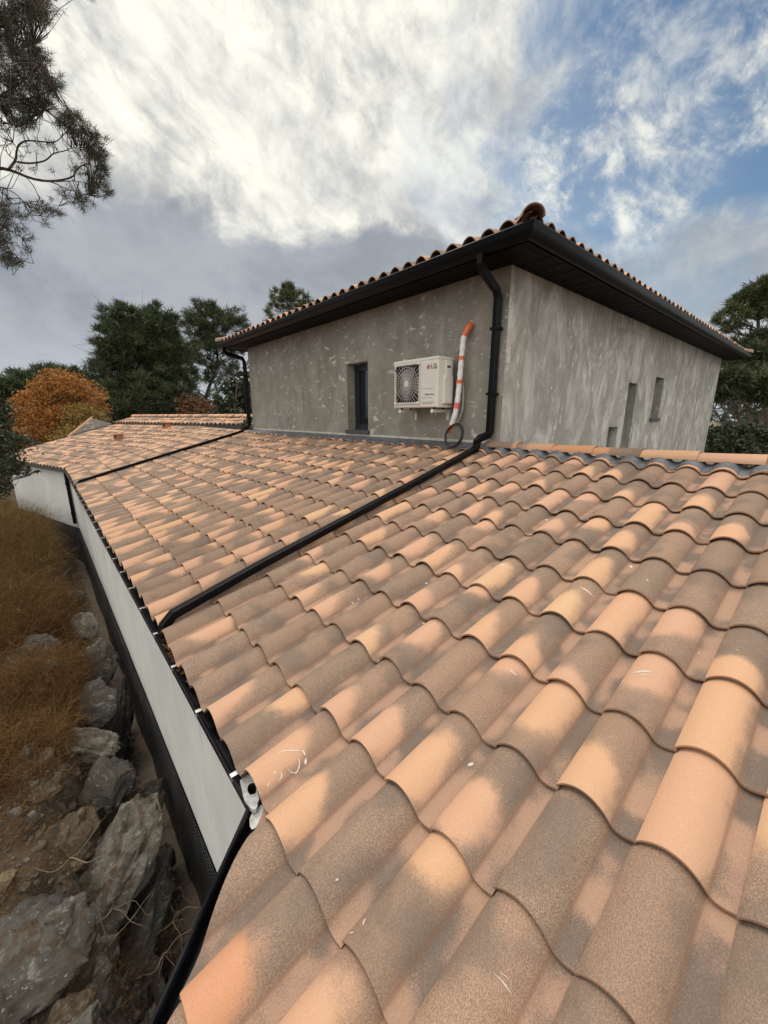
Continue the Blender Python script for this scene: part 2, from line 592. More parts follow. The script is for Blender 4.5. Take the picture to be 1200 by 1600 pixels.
M['ink'] = plain('dark_grey_print', (.05, .05, .055), .6, 0, .05)
M['wrap_white'] = plain('white_pipe_wrap', (.74, .73, .72), .45, 0, .06, 30, bump=.4, bscale=70)
M['tape'] = plain('orange_tape', (.66, .155, .055), .4, 0, .12, 25)
M['tape_pink'] = plain('faded_red_tape', (.62, .18, .15), .4, 0, .12, 25)
M['grey_tube'] = plain('translucent_grey_hose', (.30, .30, .30), .4, 0, .1, 25)
M['cable'] = plain('black_cable', (.010, .010, .011), .42, 0, .2, 25)
M['foil'] = plain('crumpled_grey_end', (.42, .44, .47), .4, .3, .3, 60, bump=.7, bscale=90)
M['bark'] = plain('pine_bark', (.085, .066, .052), .9, 0, .35, 8, bump=.8, bscale=22, spec=.2)
M['bark_grey'] = plain('grey_bark', (.17, .155, .135), .9, 0, .3, 9, bump=.6, bscale=24, spec=.2)
M['root'] = plain('dry_root', (.22, .165, .11), .9, 0, .3, 18, spec=.2)
M['rock_pale'] = rock_material('limestone_pale', (.095, .086, .071), (.175, .162, .138), (.37, .35, .315))
M['rock_grey'] = rock_material('limestone_grey', (.058, .054, .047), (.115, .108, .094), (.29, .28, .255), (.045, .038, .026))
M['rock_dark'] = rock_material('limestone_dark', (.026, .024, .022), (.052, .048, .043), (.13, .125, .115), (.02, .017, .013))
M['rock_tan'] = rock_material('stone_tan', (.13, .095, .055), (.21, .165, .105), (.30, .25, .18), (.09, .062, .036))
M['rock_earth'] = rock_material('earthy_rock', (.075, .052, .034), (.115, .088, .06), (.22, .19, .15), (.06, .042, .026), .0)
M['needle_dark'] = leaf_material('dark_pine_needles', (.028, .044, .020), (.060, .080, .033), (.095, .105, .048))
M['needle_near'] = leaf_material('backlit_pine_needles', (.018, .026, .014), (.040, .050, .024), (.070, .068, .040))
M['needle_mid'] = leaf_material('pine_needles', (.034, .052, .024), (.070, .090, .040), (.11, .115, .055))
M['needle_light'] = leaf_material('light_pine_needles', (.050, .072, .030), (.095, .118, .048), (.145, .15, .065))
M['leaf_orange'] = leaf_material('autumn_oak_leaves', (.28, .105, .022), (.42, .175, .038), (.36, .20, .055))
M['leaf_ochre'] = leaf_material('fading_oak_leaves', (.28, .16, .04), (.36, .24, .07), (.20, .17, .055))
M['leaf_holm'] = leaf_material('evergreen_oak_leaves', (.022, .032, .016), (.050, .062, .032), (.085, .09, .05))
M['leaf_rust'] = leaf_material('rusty_leaves', (.13, .055, .025), (.18, .085, .04), (.10, .08, .035))
M['brush'] = leaf_material('dry_brushwood', (.085, .042, .015), (.17, .085, .028), (.22, .14, .055), .9)
M['brush_far'] = leaf_material('dry_grass', (.115, .066, .022), (.19, .118, .040), (.25, .18, .08), .9)
M['dead_leaf'] = leaf_material('dead_leaf', (.10, .045, .022), (.17, .085, .04), (.24, .13, .06), .85)

# ------------------------------------------------------------------ the house: measures (camera at the origin, metres)
T = 0.26383                       # slope of the low roof
XE, XH, YH, Y2, X2 = 0.43, 4.412, 2.849, 10.468, 16.043
ZT, OG, ZG = 1.686, 0.574, 1.809  # soffit height, gutter projection, gutter top
WALLX, ZWB, ZTR = 0.495, -3.29, -4.40
GA, WI = 0.375, 0.24              # tile gauge and pitch
TH = R(17.1)
FO = Vector((0.43, 14.20, 0))     # corner where the far wing turns
FE = Vector((-math.sin(TH), math.cos(TH), 0))
FU = Vector((math.cos(TH), math.sin(TH), 0))
ZE = -1.568 + T * XE


def zroof(x):
    return -1.568 + T * x


PROF = [(0, .0180), (.02, .0245), (.05, .0325), (.10, .0425), (.16, .0515), (.22, .0580), (.28, .0620), (.34, .0635), (.40, .0630), (.46, .0600), (.52, .0545),
        (.58, .0465), (.64, .0360), (.68, .0270), (.72, .0170), (.755, .0090), (.80, .0045), (.85, .0040), (.90, .0055), (.95, .0095), (1.03, .0150)]
TZ = -.0335                       # the grid was measured on the lower lips of the tiles
PROF_LO = [(PROF[i][0], PROF[i][1] * 1.25) for i in (0, 2, 3, 4, 6, 8, 10, 12, 14, 16, 18, 20)]     # rounder tiles on the upper roof


def prof_z(u):
    u = u % 1.0
    for (a, za), (b, zb) in zip(PROF, PROF[1:]):
        if a <= u <= b:
            return za + (zb - za) * (u - a) / (b - a)
    return .015


def tile_field(O, up, tslope, courses, cols, zbase, prof=PROF, keep=None, dark=.5, vpts=(0, .015, .5, 1.12)):
    """interlocking roll tiles. O: 2D point of the grid; up: unit 2D direction up the slope; courses: front distances; cols: positions along
    (left of 'up' is positive). Returns verts, quads, smooth flags, uv, attribute."""
    up = np.array(up[:2], float)
    al = np.array([-up[1], up[0]])
    O = np.array(O[:2], float)
    pu = np.array([p[0] for p in prof])
    pz = np.array([p[1] for p in prof])
    npf = len(pu)
    t = .0095
    V, Q, S, UV, AT = [], [], [], [], []
    base = 0
    vp = np.array(vpts)
    nv = len(vp)
    ii, jj = np.meshgrid(np.arange(npf - 1), np.arange(nv - 1), indexing='ij')
    topq = np.stack([ii * nv + jj, ii * nv + jj + 1, (ii + 1) * nv + jj + 1, (ii + 1) * nv + jj], -1).reshape(-1, 4)
    fr0 = npf * nv
    k = np.arange(npf - 1)
    frontq = np.stack([fr0 + k, fr0 + k + 1, fr0 + npf + k + 1, fr0 + npf + k], -1)
    sd0 = fr0 + 2 * npf
    sideq = np.array([[sd0, sd0 + 1, sd0 + 3, sd0 + 2]])
    # underside of the front lip
    un0 = sd0 + 4
    underq = np.stack([un0 + k, un0 + npf + k, un0 + npf + k + 1, un0 + k + 1], -1)
    allq = np.concatenate([topq, frontq, sideq, underq])
    flags = np.concatenate([np.ones(len(topq), bool), np.zeros(len(frontq) + 1 + len(underq), bool)])
    for cx in courses:
        for ca in cols:
            if keep is not None and not keep(cx, ca):
                continue
            jx, jy, jl = rng.normal(0, .0050), rng.normal(0, .0022), rng.normal(0, .0018)
            tilt = rng.normal(0, .0045)
            xs = cx + jx + vp * GA
            lift = .0250 * (1 - vp) + jl
            lift[0] -= .0025           # softened nose
            # top
            X = np.repeat(xs[None, :], npf, 0)
            A = ca + jy - np.repeat(pu[:, None], nv, 1) * WI
            taper = 1 - .05 * np.clip(vp, 0, 1)[None, :]
            Z = pz[:, None] * taper + lift[None, :] + tilt * (pu[:, None] - .4) + (zbase + TZ + tslope * X)
            P = np.stack([O[0] + up[0] * X + al[0] * A, O[1] + up[1] * X + al[1] * A, Z], -1).reshape(-1, 3)
            uvt = np.stack([np.repeat(pu[:, None], nv, 1), np.repeat(vp[None, :], npf, 0)], -1).reshape(-1, 2)
            # front face: top edge and bottom edge
            ft = P.reshape(npf, nv, 3)[:, 0, :]
            fb = ft.copy()
            fb[:, 2] -= t
            fb[:, :2] += up * .002
            sd = np.stack([ft[0], P.reshape(npf, nv, 3)[0, -1], fb[0], P.reshape(npf, nv, 3)[0, -1] - [0, 0, t]])
            ub = fb.copy()
            ub[:, :2] += up * .10
            ub[:, 2] += .10 * tslope
            V += [P, ft, fb, sd, fb, ub]
            ufr = np.stack([pu, np.full(npf, -1.0)], -1)
            UV += [uvt, ufr, ufr, np.array([[0, -1], [0, -1], [0, -1], [0, -1]], float), ufr, ufr]
            rid = rng.random()
            q = rng.random()
            if q < .32: c, dr = -3.0, .3                                   # coated all over
            elif q < .365: c, dr = .4, 3.0                                 # bare body colour
            elif q < .76: c, dr = rng.uniform(-.05, .38), rng.uniform(.28, .62)
            else: c, dr = rng.uniform(.65, 1.1), rng.uniform(.25, .55)
            n_all = len(P) + 2 * npf + 4 + 2 * npf
            AT.append(np.tile([[rid, c, dr, rng.random()]], (n_all, 1)))
            Q.append(allq + base)
            S.append(flags)
            base += n_all
    return [np.concatenate(V), np.concatenate(Q), np.concatenate(S), np.concatenate(UV), np.concatenate(AT)]


def merge(fields):
    off = 0
    out = [[], [], [], [], []]
    for f in fields:
        out[0].append(f[0]); out[1].append(f[1] + off); out[2].append(f[2]); out[3].append(f[3]); out[4].append(f[4])
        off += len(f[0])
    return [np.concatenate(o) for o in out]


def clip(o, planes):
    """cut a mesh: each plane (point, normal) removes what lies on the normal's side"""
    bm = bmesh.new()
    bm.from_mesh(o.data)
    for co, no in planes:
        bmesh.ops.bisect_plane(bm, geom=bm.verts[:] + bm.edges[:] + bm.faces[:], plane_co=co, plane_no=no, clear_outer=True, dist=1e-5)
    bm.to_mesh(o.data)
    bm.free()


house = empty("house", (8.0, 6.0, ZTR), "unfinished grey rendered house with a black-edged hip roof above its long low tiled wing", "house")


def field_obj(name, f, parent):
    return np_mesh(name, f[0], f[1], M['tile'], parent, smooth=f[2], uv=f[3], vattr={'tile': f[4]})


# low roof, near slope -------------------------------------------------
VAL = Vector((math.cos(TH / 2), math.sin(TH / 2), 0))        # valley line between the two planes
VALN = Vector((-VAL.y, VAL.x, 0))                            # towards the far wing
X0, Y0 = 1.922, 0.196
cols_main = [Y0 + WI * i for i in range(-14, 66)]
cour_main = [X0 + GA * j for j in range(-4, 7)]
f1 = tile_field((0, 0), (1, 0), T, cour_main, cols_main, -1.568,
                keep=lambda cx, ca: (cx < 4.3 or ca < YH + .2 or ca > -99) and (Vector((cx, ca - WI, 0)) - FO).dot(VALN) < .1)
roof = field_obj('roof', f1, house)
clip(roof, [(FO, VALN), (Vector((XH - .012, 0, 0)), Vector((1, 0, 0)))])
tag(roof, "low roof of weathered pink and brown roll tiles")
# tiles beyond the eave line, cut along the slanting eave close to the camera
cour_d = [X0 + GA * j for j in range(-9, -4)]
DP = Vector((.430, 1.211, 0))
DD = Vector((-.788, -.615, 0))
DN = Vector((-.615, .788, 0))          # outwards
f2 = tile_field((0, 0), (1, 0), T, cour_d, [Y0 + WI * i for i in range(-14, 6)], -1.568,
                keep=lambda cx, ca: (Vector((cx + GA, ca - WI, 0)) - DP).dot(DN) < .05)
tmp = field_obj('roof', f2, house)
clip(tmp, [(DP, DN)])
# far wing slope
cols_f = [WI * i + .1 for i in range(-10, 26)]
f3 = tile_field((FO.x, FO.y), (FU.x, FU.y), T, [GA * j - .02 for j in range(0, 12)], cols_f, ZE,
                keep=lambda cx, ca: True)
tmp2 = field_obj('roof', f3, house)
clip(tmp2, [(FO, -VALN), (FO + FE * 5.95, FE), (FO + FU * 4.25, FU)])
# raised strip at the top of the far wing
f4 = tile_field((FO.x, FO.y), (FU.x, FU.y), T, [4.08 + GA * j for j in range(0, 2)], [WI * i + .1 for i in range(-12, 26)], ZE + .10)
tmp3 = field_obj('roof', f4, house)
clip(tmp3, [(FO + FE * 5.95, FE), (FO + FU * 4.9, FU), (FO - FE * 2.45 + FU * 4.1, Vector((-FE.x * .8 + FU.x * .6, -FE.y * .8 + FU.y * .6, 0)))])


def join_into(a, others):
    bm = bmesh.new()
    for o in [a] + others:
        bm.from_mesh(o.data)
    bm.to_mesh(a.data)
    bm.free()
    for o in others:
        me = o.data
        bpy.data.objects.remove(o)
        bpy.data.meshes.remove(me)


join_into(roof, [tmp, tmp2, tmp3])

# deck under the tiles
mb = MB()
dz = -.062


def rp(x, y, d=dz):
    return Vector((x, y, zroof(x) + d))


vend = FO + VAL * 4.1
mb.add([rp(.46, 1.20), rp(-.78, .23), rp(-.78, -3.6), rp(XH, -3.6), rp(XH, vend.y), rp(.47, FO.y)], [(0, 1, 2, 3, 4, 5)])


def fp(along, up_, d=0.0):
    p = FO + FE * along + FU * up_
    return Vector((p.x, p.y, ZE + T * up_ + d))


mb.add([rp(.47, FO.y), rp(XH, vend.y), fp(5.9, 4.2, dz), fp(5.9, .05, dz)], [(0, 1, 2, 3)])
mb.add([fp(-2.2, 4.1, .07), fp(-2.0, 4.88, .07), fp(5.9, 4.88, .07), fp(5.9, 4.1, .07)], [(0, 1, 2, 3)])
# verge boards: far gable and strip front
a, b_, c_, d_ = fp(5.97, -.02, .05), fp(5.97, 4.9, .05), fp(5.97, 4.9, -.12), fp(5.97, -.02, -.12)
mb.quad(a, b_, c_, d_)
mb.quad(fp(-2.45, 4.11, .10), fp(5.95, 4.11, .10), fp(5.95, 4.11, -.02), fp(-2.45, 4.11, -.02))
mb.build('roof_deck', M['sill'], house)


def half_round(p0, p1, r0, r1, rise=.85, n=12, thick=.012, side=None):
    """a tapered half-round cap tile from p0 to p1"""
    p0, p1 = Vector(p0), Vector(p1)
    d = (p1 - p0).normalized()
    sx = d.cross(Vector((0, 0, 1))).normalized()
    uz = sx.cross(d).normalized()
    V, Fc, S = [], [], []
    rings = []
    for (p, r) in ((p0, r0), (p1, r1)):
        for rr in (r, r - thick):
            rings.append([p + sx * (rr * math.cos(a)) + uz * (rr * rise * math.sin(a)) for a in np.linspace(0, math.pi, n + 1)])
    V = [q for g in rings for q in g]
    m = n + 1
    for k in range(n):
        Fc.append((k, k + 1, 2 * m + k + 1, 2 * m + k)); S.append(True)
    b0 = len(V)
    V += rings[0] + rings[1] + rings[2] + rings[3]
    for k in range(n):
        Fc.append((b0 + k, b0 + m + k, b0 + m + k + 1, b0 + k + 1)); S.append(False)
        Fc.append((b0 + 2 * m + k, b0 + 2 * m + k + 1, b0 + 3 * m + k + 1, b0 + 3 * m + k)); S.append(False)
        Fc.append((m + k, 3 * m + k, 3 * m + k + 1, m + k + 1)); S.append(True)
    uv = []
    for ri, g in enumerate(rings + [rings[0], rings[1], rings[2], rings[3]]):
        for k in range(m):
            uv.append((.1 + .4 * k / m, 0 if (ri % 4) < 2 else 1))
    return V, Fc, S, uv


def cap_tile(name, p0, p1, r0, r1, parent, at_, label=None, rise=.85):
    V, Fc, S, uv = half_round(p0, p1, r0, r1, rise)
    o = np_mesh(name, [tuple(v) for v in V], Fc, M['tile'], parent, smooth=np.array(S), uv=uv, vattr={'tile': np.tile([at_], (len(V), 1))})
    if label: o['label'] = label
    return o


# ridge of the near roof: one cap tile after another towards the right
ry = YH + .16
tones = [(.3, -.3, .4, .5), (.4, .2, .5, .2), (.3, .4, 3, .998), (.6, .9, .3, .996), (.2, .4, 1.2, .3), (.8, .3, .9, .6), (.3, .3, .5, .4),
         (.5, .6, .5, .3), (.1, -3.0, .3, .2), (.7, .5, .6, .8), (.4, .5, 3, .3), (.6, .4, .3, .5), (.3, .7, .5, .2)]
for k in range(13):
    y0_, y1_ = ry - .436 * k, ry - .436 * (k + 1) - .03
    lab = {2: "orange ridge tile", 3: "brown and orange ridge tile"}.get(k)
    z_ = -.384 + rng.normal(0, .002)
    cap_tile('ridge_tile', (XH - .015, y1_, z_ + .010), (XH - .015, y0_, z_), .122, .112, roof, tones[k], lab, rise=.60)
# hip and ridge tiles along the top of the strip
for k in range(20):
    a0, a1 = 5.95 - .42 * k, 5.95 - .42 * (k + 1) - .03
    cap_tile('ridge_tile', fp(a1, 4.93, .13), fp(a0, 4.93, .12), .115, .105, roof, (rng.random(), rng.random(), rng.uniform(.2, .9), rng.random() * .8))

# flashing dressed over the tiles under the ridge (near part) and against the wall (left part)
V, Fq = [], []
ys = np.arange(-3.4, YH - .02, .01)
xr_ = [4.205, 4.23, 4.28, 4.34]
for y in ys:
    u = (Y0 - y) / WI
    wob = .008 * math.sin(y * 9.1) + .004 * math.sin(y * 131)
    for i, x in enumerate(xr_):
        xx = x + (wob if i < 2 else 0)
        V.append((xx, y, zroof(xx) + TZ + prof_z(u) + .027 + (0 if i else -.004) + .0015 * math.sin(y * 420) + .006 * i))
nx_ = len(xr_)
for k in range(len(ys) - 1):
    for i in range(nx_ - 1):
        Fq.append((k * nx_ + i, (k + 1) * nx_ + i, (k + 1) * nx_ + i + 1, k * nx_ + i + 1))
np_mesh('flashing', V, Fq, M['lead'], house, smooth=True)
V, Fq = [], []
ys = np.arange(YH + .02, Y2 + .05, .02)
for y in ys:
    u = (Y0 - y) / WI
    w_ = .012 * math.sin(y * 5.3) + .006 * math.sin(y * 17)
    pz_ = prof_z(u)
    for i, (x, dzz) in enumerate(((4.21 + w_, .0 + pz_), (4.28, .008 + pz_ * .9), (4.36, .03 + pz_ * .3), (4.404, .045), (4.406, .085))):
        V.append((x, y, zroof(x) + dzz))
for k in range(len(ys) - 1):
    for i in range(4):
        Fq.append((k * 5 + i, (k + 1) * 5 + i, (k + 1) * 5 + i + 1, k * 5 + i + 1))
np_mesh('flashing', V, Fq, M['lead'], house, smooth=True)

# walls of the upper block, with real recesses -----------------------------------------------


def wall_face(mb, origin, ax, inward, u0, u1, z0, z1, holes, mi=0, mi_rev=0, step=1.0):
    """a wall plane from u0..u1 along ax, z0..z1, with holes (ua, ub, za, zb, depth) closed by reveals"""
    us = sorted({u0, u1, *[h[0] for h in holes], *[h[1] for h in holes]})
    zs = sorted({z0, z1, *[h[2] for h in holes], *[h[3] for h in holes]})
    O, ax, inn = Vector(origin), Vector(ax), Vector(inward)
    P = lambda u, z, d=0: O + ax * u + inn * d + Vector((0, 0, z))
    for ua, ub in zip(us, us[1:]):
        for za, zb in zip(zs, zs[1:]):
            cu, cz = (ua + ub) / 2, (za + zb) / 2
            if any(h[0] < cu < h[1] and h[2] < cz < h[3] for h in holes):
                continue
            mb.quad(P(ua, za), P(ub, za), P(ub, zb), P(ua, zb), mi)
    for (ua, ub, za, zb, d) in holes:
        mb.quad(P(ua, za), P(ua, zb), P(ua, zb, d), P(ua, za, d), mi_rev)
        mb.quad(P(ub, za), P(ub, za, d), P(ub, zb, d), P(ub, zb), mi_rev)
        mb.quad(P(ua, zb), P(ub, zb), P(ub, zb, d), P(ua, zb, d), mi_rev)
        mb.quad(P(ua, za), P(ua, za, d), P(ub, za, d), P(ub, za), mi_rev)


mb = MB()
WL = (5.515, 6.12, -.265, .905, .22)                       # window of the long side (y0, y1, z0, z1, depth)
wall_face(mb, (XH, 0, 0), (0, 1, 0), (1, 0, 0), YH, Y2, -4.4, ZT, [WL], 0, 0)
SL = [(7.915, 8.365, -1.25, -.20, .28), (8.625, 9.075, -1.25, .617, .28), (10.16, 10.73, -.058, .81, .28)]
wall_face(mb, (0, YH, 0), (1, 0, 0), (0, 1, 0), XH, X2, -4.4, ZT, SL, 1, 1)
mb.quad(Vector((X2, YH, -4.4)), Vector((X2, Y2, -4.4)), Vector((X2, Y2, ZT)), Vector((X2, YH, ZT)), 1)
mb.quad(Vector((X2, Y2, -4.4)), Vector((XH, Y2, -4.4)), Vector((XH, Y2, ZT)), Vector((X2, Y2, ZT)), 0)
wall = mb.build('wall', [M['render_l'], M['render_r']], house)
wall['label'] = "blotchy grey rendered wall"
# base trim of the long side
mb = MB()
V = []
mb.box((XH - .013, YH + .06, -.352), (XH - .001, Y2 - .0, -.318))
mb.build('base_trim', M['trim'], house)



def glass_mat():
    m, t, b = new_mat('window_glass')
    b.inputs['Base Color'].default_value = (.010, .012, .016, 1)
    b.inputs['Roughness'].default_value = .06
    b.inputs['Specular IOR Level'].default_value = .7
    return m


M['glass'] = glass_mat()
# window of the long side
xa = XH + WL[4]
mb = MB()
y0_, y1_, z0_, z1_ = WL[:4]
for lo, hi in (((xa - .05, y0_ + .001, z0_ + .001), (xa + .02, y0_ + .06, z1_ - .001)), ((xa - .05, y1_ - .06, z0_ + .001), (xa + .02, y1_ - .001, z1_ - .001)),
               ((xa - .05, y0_ + .06, z1_ - .06), (xa + .02, y1_ - .06, z1_ - .001)), ((xa - .05, y0_ + .06, z0_ + .001), (xa + .02, y1_ - .06, z0_ + .06))):
    mb.box(lo, hi, 0)
win = mb.build('window', M['frame'], house)
mb = MB()
for lo, hi in (((xa - .035, y0_ + .063, z0_ + .063), (xa + .015, y0_ + .11, z1_ - .063)), ((xa - .035, y1_ - .11, z0_ + .063), (xa + .015, y1_ - .063, z1_ - .063)),
               ((xa - .035, y0_ + .11, z1_ - .11), (xa + .015, y1_ - .11, z1_ - .063)), ((xa - .035, y0_ + .11, z0_ + .063), (xa + .015, y1_ - .11, z0_ + .11))):
    mb.box(lo, hi, 0)
mb.build('sash', M['frame'], win)
mb = MB()
mb.box((xa - .01, y0_ + .112, z0_ + .112), (xa + .008, y1_ - .112, z1_ - .112))
mb.build('pane', M['glass'], win)
mb = MB()
mb.box((xa - .016, y0_ + .12, .53), (xa - .0115, y0_ + .19, .62))
mb.build('paper_label', M['sticker'], win)
mb = MB()
mb.box((XH - .045, y0_ - .045, z0_ - .052), (xa - .055, y1_ + .045, z0_ + .012), bev=.006)
mb.build('sill', M['sill'], win)
# three slit windows of the short side
for i, (xa_, xb_, za_, zb_, d_) in enumerate(SL):
    yb_ = YH + d_
    mb = MB()
    for lo, hi in (((xa_ + .001, yb_ - .05, za_), (xa_ + .05, yb_, zb_ - .001)), ((xb_ - .05, yb_ - .05, za_), (xb_ - .001, yb_, zb_ - .001)),
                   ((xa_ + .05, yb_ - .05, zb_ - .05), (xb_ - .05, yb_, zb_ - .001)), ((xa_ + .05, yb_ - .05, za_ + .001), (xb_ - .05, yb_, za_ + .05))):
        mb.box(lo, hi)
    w_ = mb.build('window', M['frame'], house)
    mb = MB()
    mb.box((xa_ + .052, yb_ - .02, za_ + .052), (xb_ - .052, yb_ - .005, zb_ - .052))
    mb.build('pane', M['glass'], w_)
    if i == 2:
        mb = MB()
        mb.box((xa_ - .03, YH - .04, za_ - .055), (xb_ + .03, yb_ - .055, za_ + .008), bev=.006)
        mb.build('sill', M['sill'], w_)

# eaves of the upper block ---------------------------------------------------------------
SO = .445                                  # outer edge of the soffit


def loop_extrude(mb, prof, mi=0, smooth=False):
    rings = []
    for (cx_, cy_, sx_, sy_) in ((XH, YH, -1, -1), (X2, YH, 1, -1), (X2, Y2, 1, 1), (XH, Y2, -1, 1), (XH, YH, -1, -1)):
        rings.append([Vector((cx_ + sx_ * o, cy_ + sy_ * o, z)) for o, z in prof])
    mb.extrude(prof, rings, mi, smooth=smooth)


mb = MB()
pr = [(-.02, ZT), (.06, ZT)]
o_ = .06
while o_ < SO - .03:                         # boards with a groove between them
    pr += [(o_, ZT), (o_ + .004, ZT + .006), (o_ + .008, ZT)]
    o_ += .10
pr += [(SO, ZT)]
loop_extrude(mb, pr)
# cross joints of the soffit on the short side
for k in range(40):
    x_ = XH + .1 + k * .30
    if x_ < X2:
        mb.box((x_, YH - SO + .02, ZT - .004), (x_ + .008, YH - .01, ZT - .0005))
mb.build('soffit', M['black_soffit'], house)
mb = MB()
loop_extrude(mb, [(SO, ZT - .012), (SO + .006, ZT - .014), (SO + .008, ZG + .02), (SO - .01, ZG + .02)])
mb.build('fascia', M['black_metal'], house)
mb = MB()
gp = [(OG - .006, ZG - .012), (OG, ZG - .004), (OG - .004, ZG), (OG + .004, ZG - .002), (OG + .007, ZG - .010), (OG + .002, ZG - .022), (OG - .002, ZG - .050), (OG - .016, ZG - .095),
      (OG - .045, ZG - .128), (OG - .085, ZG - .135), (OG - .115, ZG - .125), (SO + .012, ZG - .10), (SO + .011, ZG + .005)]
loop_extrude(mb, gp, smooth=True)
upper_gutter = mb.build('gutter', M['black_metal'], house)

# hip roof of the upper block
TU = .27
zb_u = ZG + .030
eo = OG - .055
UX0, UX1, UY0, UY1 = XH - eo, X2 + eo, YH - eo, Y2 + eo
half = (UY1 - UY0) / 2
nc = int(half / GA) + 1
ua = tile_field((UX0, UY0), (1, 0), TU, [GA * j for j in range(nc)], [WI * i + .12 for i in range(-1, int((UY1 - UY0) / WI) + 2)], zb_u, PROF_LO,
                keep=lambda cx, ca: cx - .5 < ca < (UY1 - UY0) - cx + .5)
uroof = field_obj('roof', ua, house)
uroof['label'] = "hip roof of roll tiles over the upper storey"
inv = 1 / math.sqrt(2)
clip(uroof, [(Vector((UX0, UY0, 0)), Vector((inv, -inv, 0))), (Vector((UX0, UY1, 0)), Vector((inv, inv, 0)))])
ub = tile_field((UX1, UY0), (0, 1), TU, [GA * j for j in range(nc)], [WI * i + .12 for i in range(-1, int((UX1 - UX0) / WI) + 2)], zb_u, PROF_LO,
                keep=lambda cx, ca: cx - .5 < ca < (UX1 - UX0) - cx + .5)
tmp = field_obj('roof', ub, house)
clip(tmp, [(Vector((UX0, UY0, 0)), Vector((-inv, inv, 0))), (Vector((UX1, UY0, 0)), Vector((inv, inv, 0)))])
uc = tile_field((UX0, UY1), (0, -1), TU, [GA * j for j in range(nc)], [WI * i + .12 for i in range(-1, int((UX1 - UX0) / WI) + 2)], zb_u, PROF_LO,
                keep=lambda cx, ca: cx - .5 < ca < (UX1 - UX0) - cx + .5, vpts=(0, 1.12))
tmp2 = field_obj('roof', uc, house)
clip(tmp2, [(Vector((UX0, UY1, 0)), Vector((-inv, -inv, 0))), (Vector((UX1, UY1, 0)), Vector((inv, -inv, 0)))])
ud = tile_field((UX1, UY1), (-1, 0), TU, [GA * j for j in range(nc)], [WI * i + .12 for i in range(-1, int((UY1 - UY0) / WI) + 2)], zb_u, PROF_LO,
                keep=lambda cx, ca: cx - .5 < ca < (UY1 - UY0) - cx + .5, vpts=(0, 1.12))
tmp3 = field_obj('roof', ud, house)
clip(tmp3, [(Vector((UX1, UY1, 0)), Vector((-inv, inv, 0))), (Vector((UX1, UY0, 0)), Vector((-inv, -inv, 0)))])
join_into(uroof, [tmp, tmp2, tmp3])
mb = MB()
for (cx_, cy_, sx_, sy_) in ((UX0, UY0, 1, 1), (UX0, UY1, 1, -1), (UX1, UY0, -1, 1), (UX1, UY1, -1, -1)):
    nmax = 3 if cx_ == UX1 else 15
    for k in range(nmax):
        d0, d1 = -.035 + .31 * k, -.035 + .31 * (k + 1) + .04
        lift = -.005
        p0 = (cx_ + sx_ * d0, cy_ + sy_ * d0, zb_u + TU * d0 + lift + .012)
        p1 = (cx_ + sx_ * d1, cy_ + sy_ * d1, zb_u + TU * d1 + lift)
        cap_tile('hip_tile', p0, p1, .112, .095, uroof, (rng.random() * .5, .95, .45, .1 + rng.random() * .5), rise=.95)
# downpipes: gutter outlet, swan neck, wall, shoe, then down over the tiles to the low gutter
RECT = [(1, .72), (.9, .85), (.25, .85), (.22, .76), (-.22, .76), (-.25, .85), (-.9, .85), (-1, .72), (-1, -.72), (-.9, -.85), (.9, -.85), (1, -.72)]


def downpipe(pts_wall, pts_roof, y_roof):
    mb = MB()
    mb.tube(pts_wall, .041, section=RECT, smooth=False)
    mb.tube(pts_roof, .034, section=RECT, smooth=False)
    o = mb.build('downpipe', M['black_metal'], house)
    return o


YP = 2.965
wx = XH - .062
crest = .082
dp = downpipe([(XH - .50, 2.905, ZG - .12), (XH - .50, 2.91, ZG - .20), (XH - .455, 2.915, ZG - .26), (XH - .12, 2.955, ZG - .385), (wx, YP, ZG - .46), (wx, YP, -.19), (wx - .02, YP + .005, -.235),
               (wx - .13, YP + .045, -.275), (wx - .17, YP + .06, -.31), (wx - .18, YP + .06, -.37), (4.06, YP + .01, zroof(4.06) + crest)],
              [(4.12, YP + .02, zroof(4.12) + crest + .004), (3.0, 2.935, zroof(3.0) + crest), (1.2, 2.905, zroof(1.2) + crest), (.52, 2.875, zroof(.52) + crest - .012), (.455, 2.87, zroof(.44) + crest - .055),
               (.44, 2.87, zroof(.43) - .02)], YP)
for z_ in (1.0, .25):
    mb = MB()
    mb.box((wx - .052, YP - .056, z_), (XH - .002, YP + .056, z_ + .03))
    mb.build('pipe_bracket', M['black_metal'], dp)
YQ = Y2 + .12
dp2 = downpipe([(XH - .50, Y2 - .05 + .35, ZG - .12), (XH - .50, Y2 + .30, ZG - .20), (XH - .44, Y2 + .28, ZG - .26), (XH - .10, YQ + .01, ZG - .36), (XH - .06, YQ, ZG - .45), (XH - .06, YQ, -.26), (XH - .10, YQ, -.31), (XH - .22, YQ, -.34), (XH - .26, YQ, -.38)],
               [(4.16, YQ, zroof(4.2) + .07), (3.95, 10.60, zroof(3.95) + .072), (2.0, 10.60, zroof(2.0) + .072), (.52, 10.59, zroof(.52) + .065), (.45, 10.59, zroof(.44) + .01), (.44, 10.59, zroof(.43) - .05)], YQ)
for z_ in (1.0, .35, -.1):
    mb = MB()
    mb.box((XH - .112, YQ - .056, z_), (XH - .002, YQ + .056, z_ + .03))
    mb.build('pipe_bracket', M['black_metal'], dp2)

# low walls ---------------------------------------------------------------------------------
cA = Vector((WALLX, 1.224, 0))                                  # near corner
cB = cA + DD * 3.2
# meeting of the near wall plane with the far wing wall plane
FIN = .18
kf = (WALLX - (FO.x + FU.x * FIN)) / FE.x
cC = FO + FU * FIN + FE * kf
cD = FO + FU * FIN + FE * 5.35
cE = cD + FU * 5.2


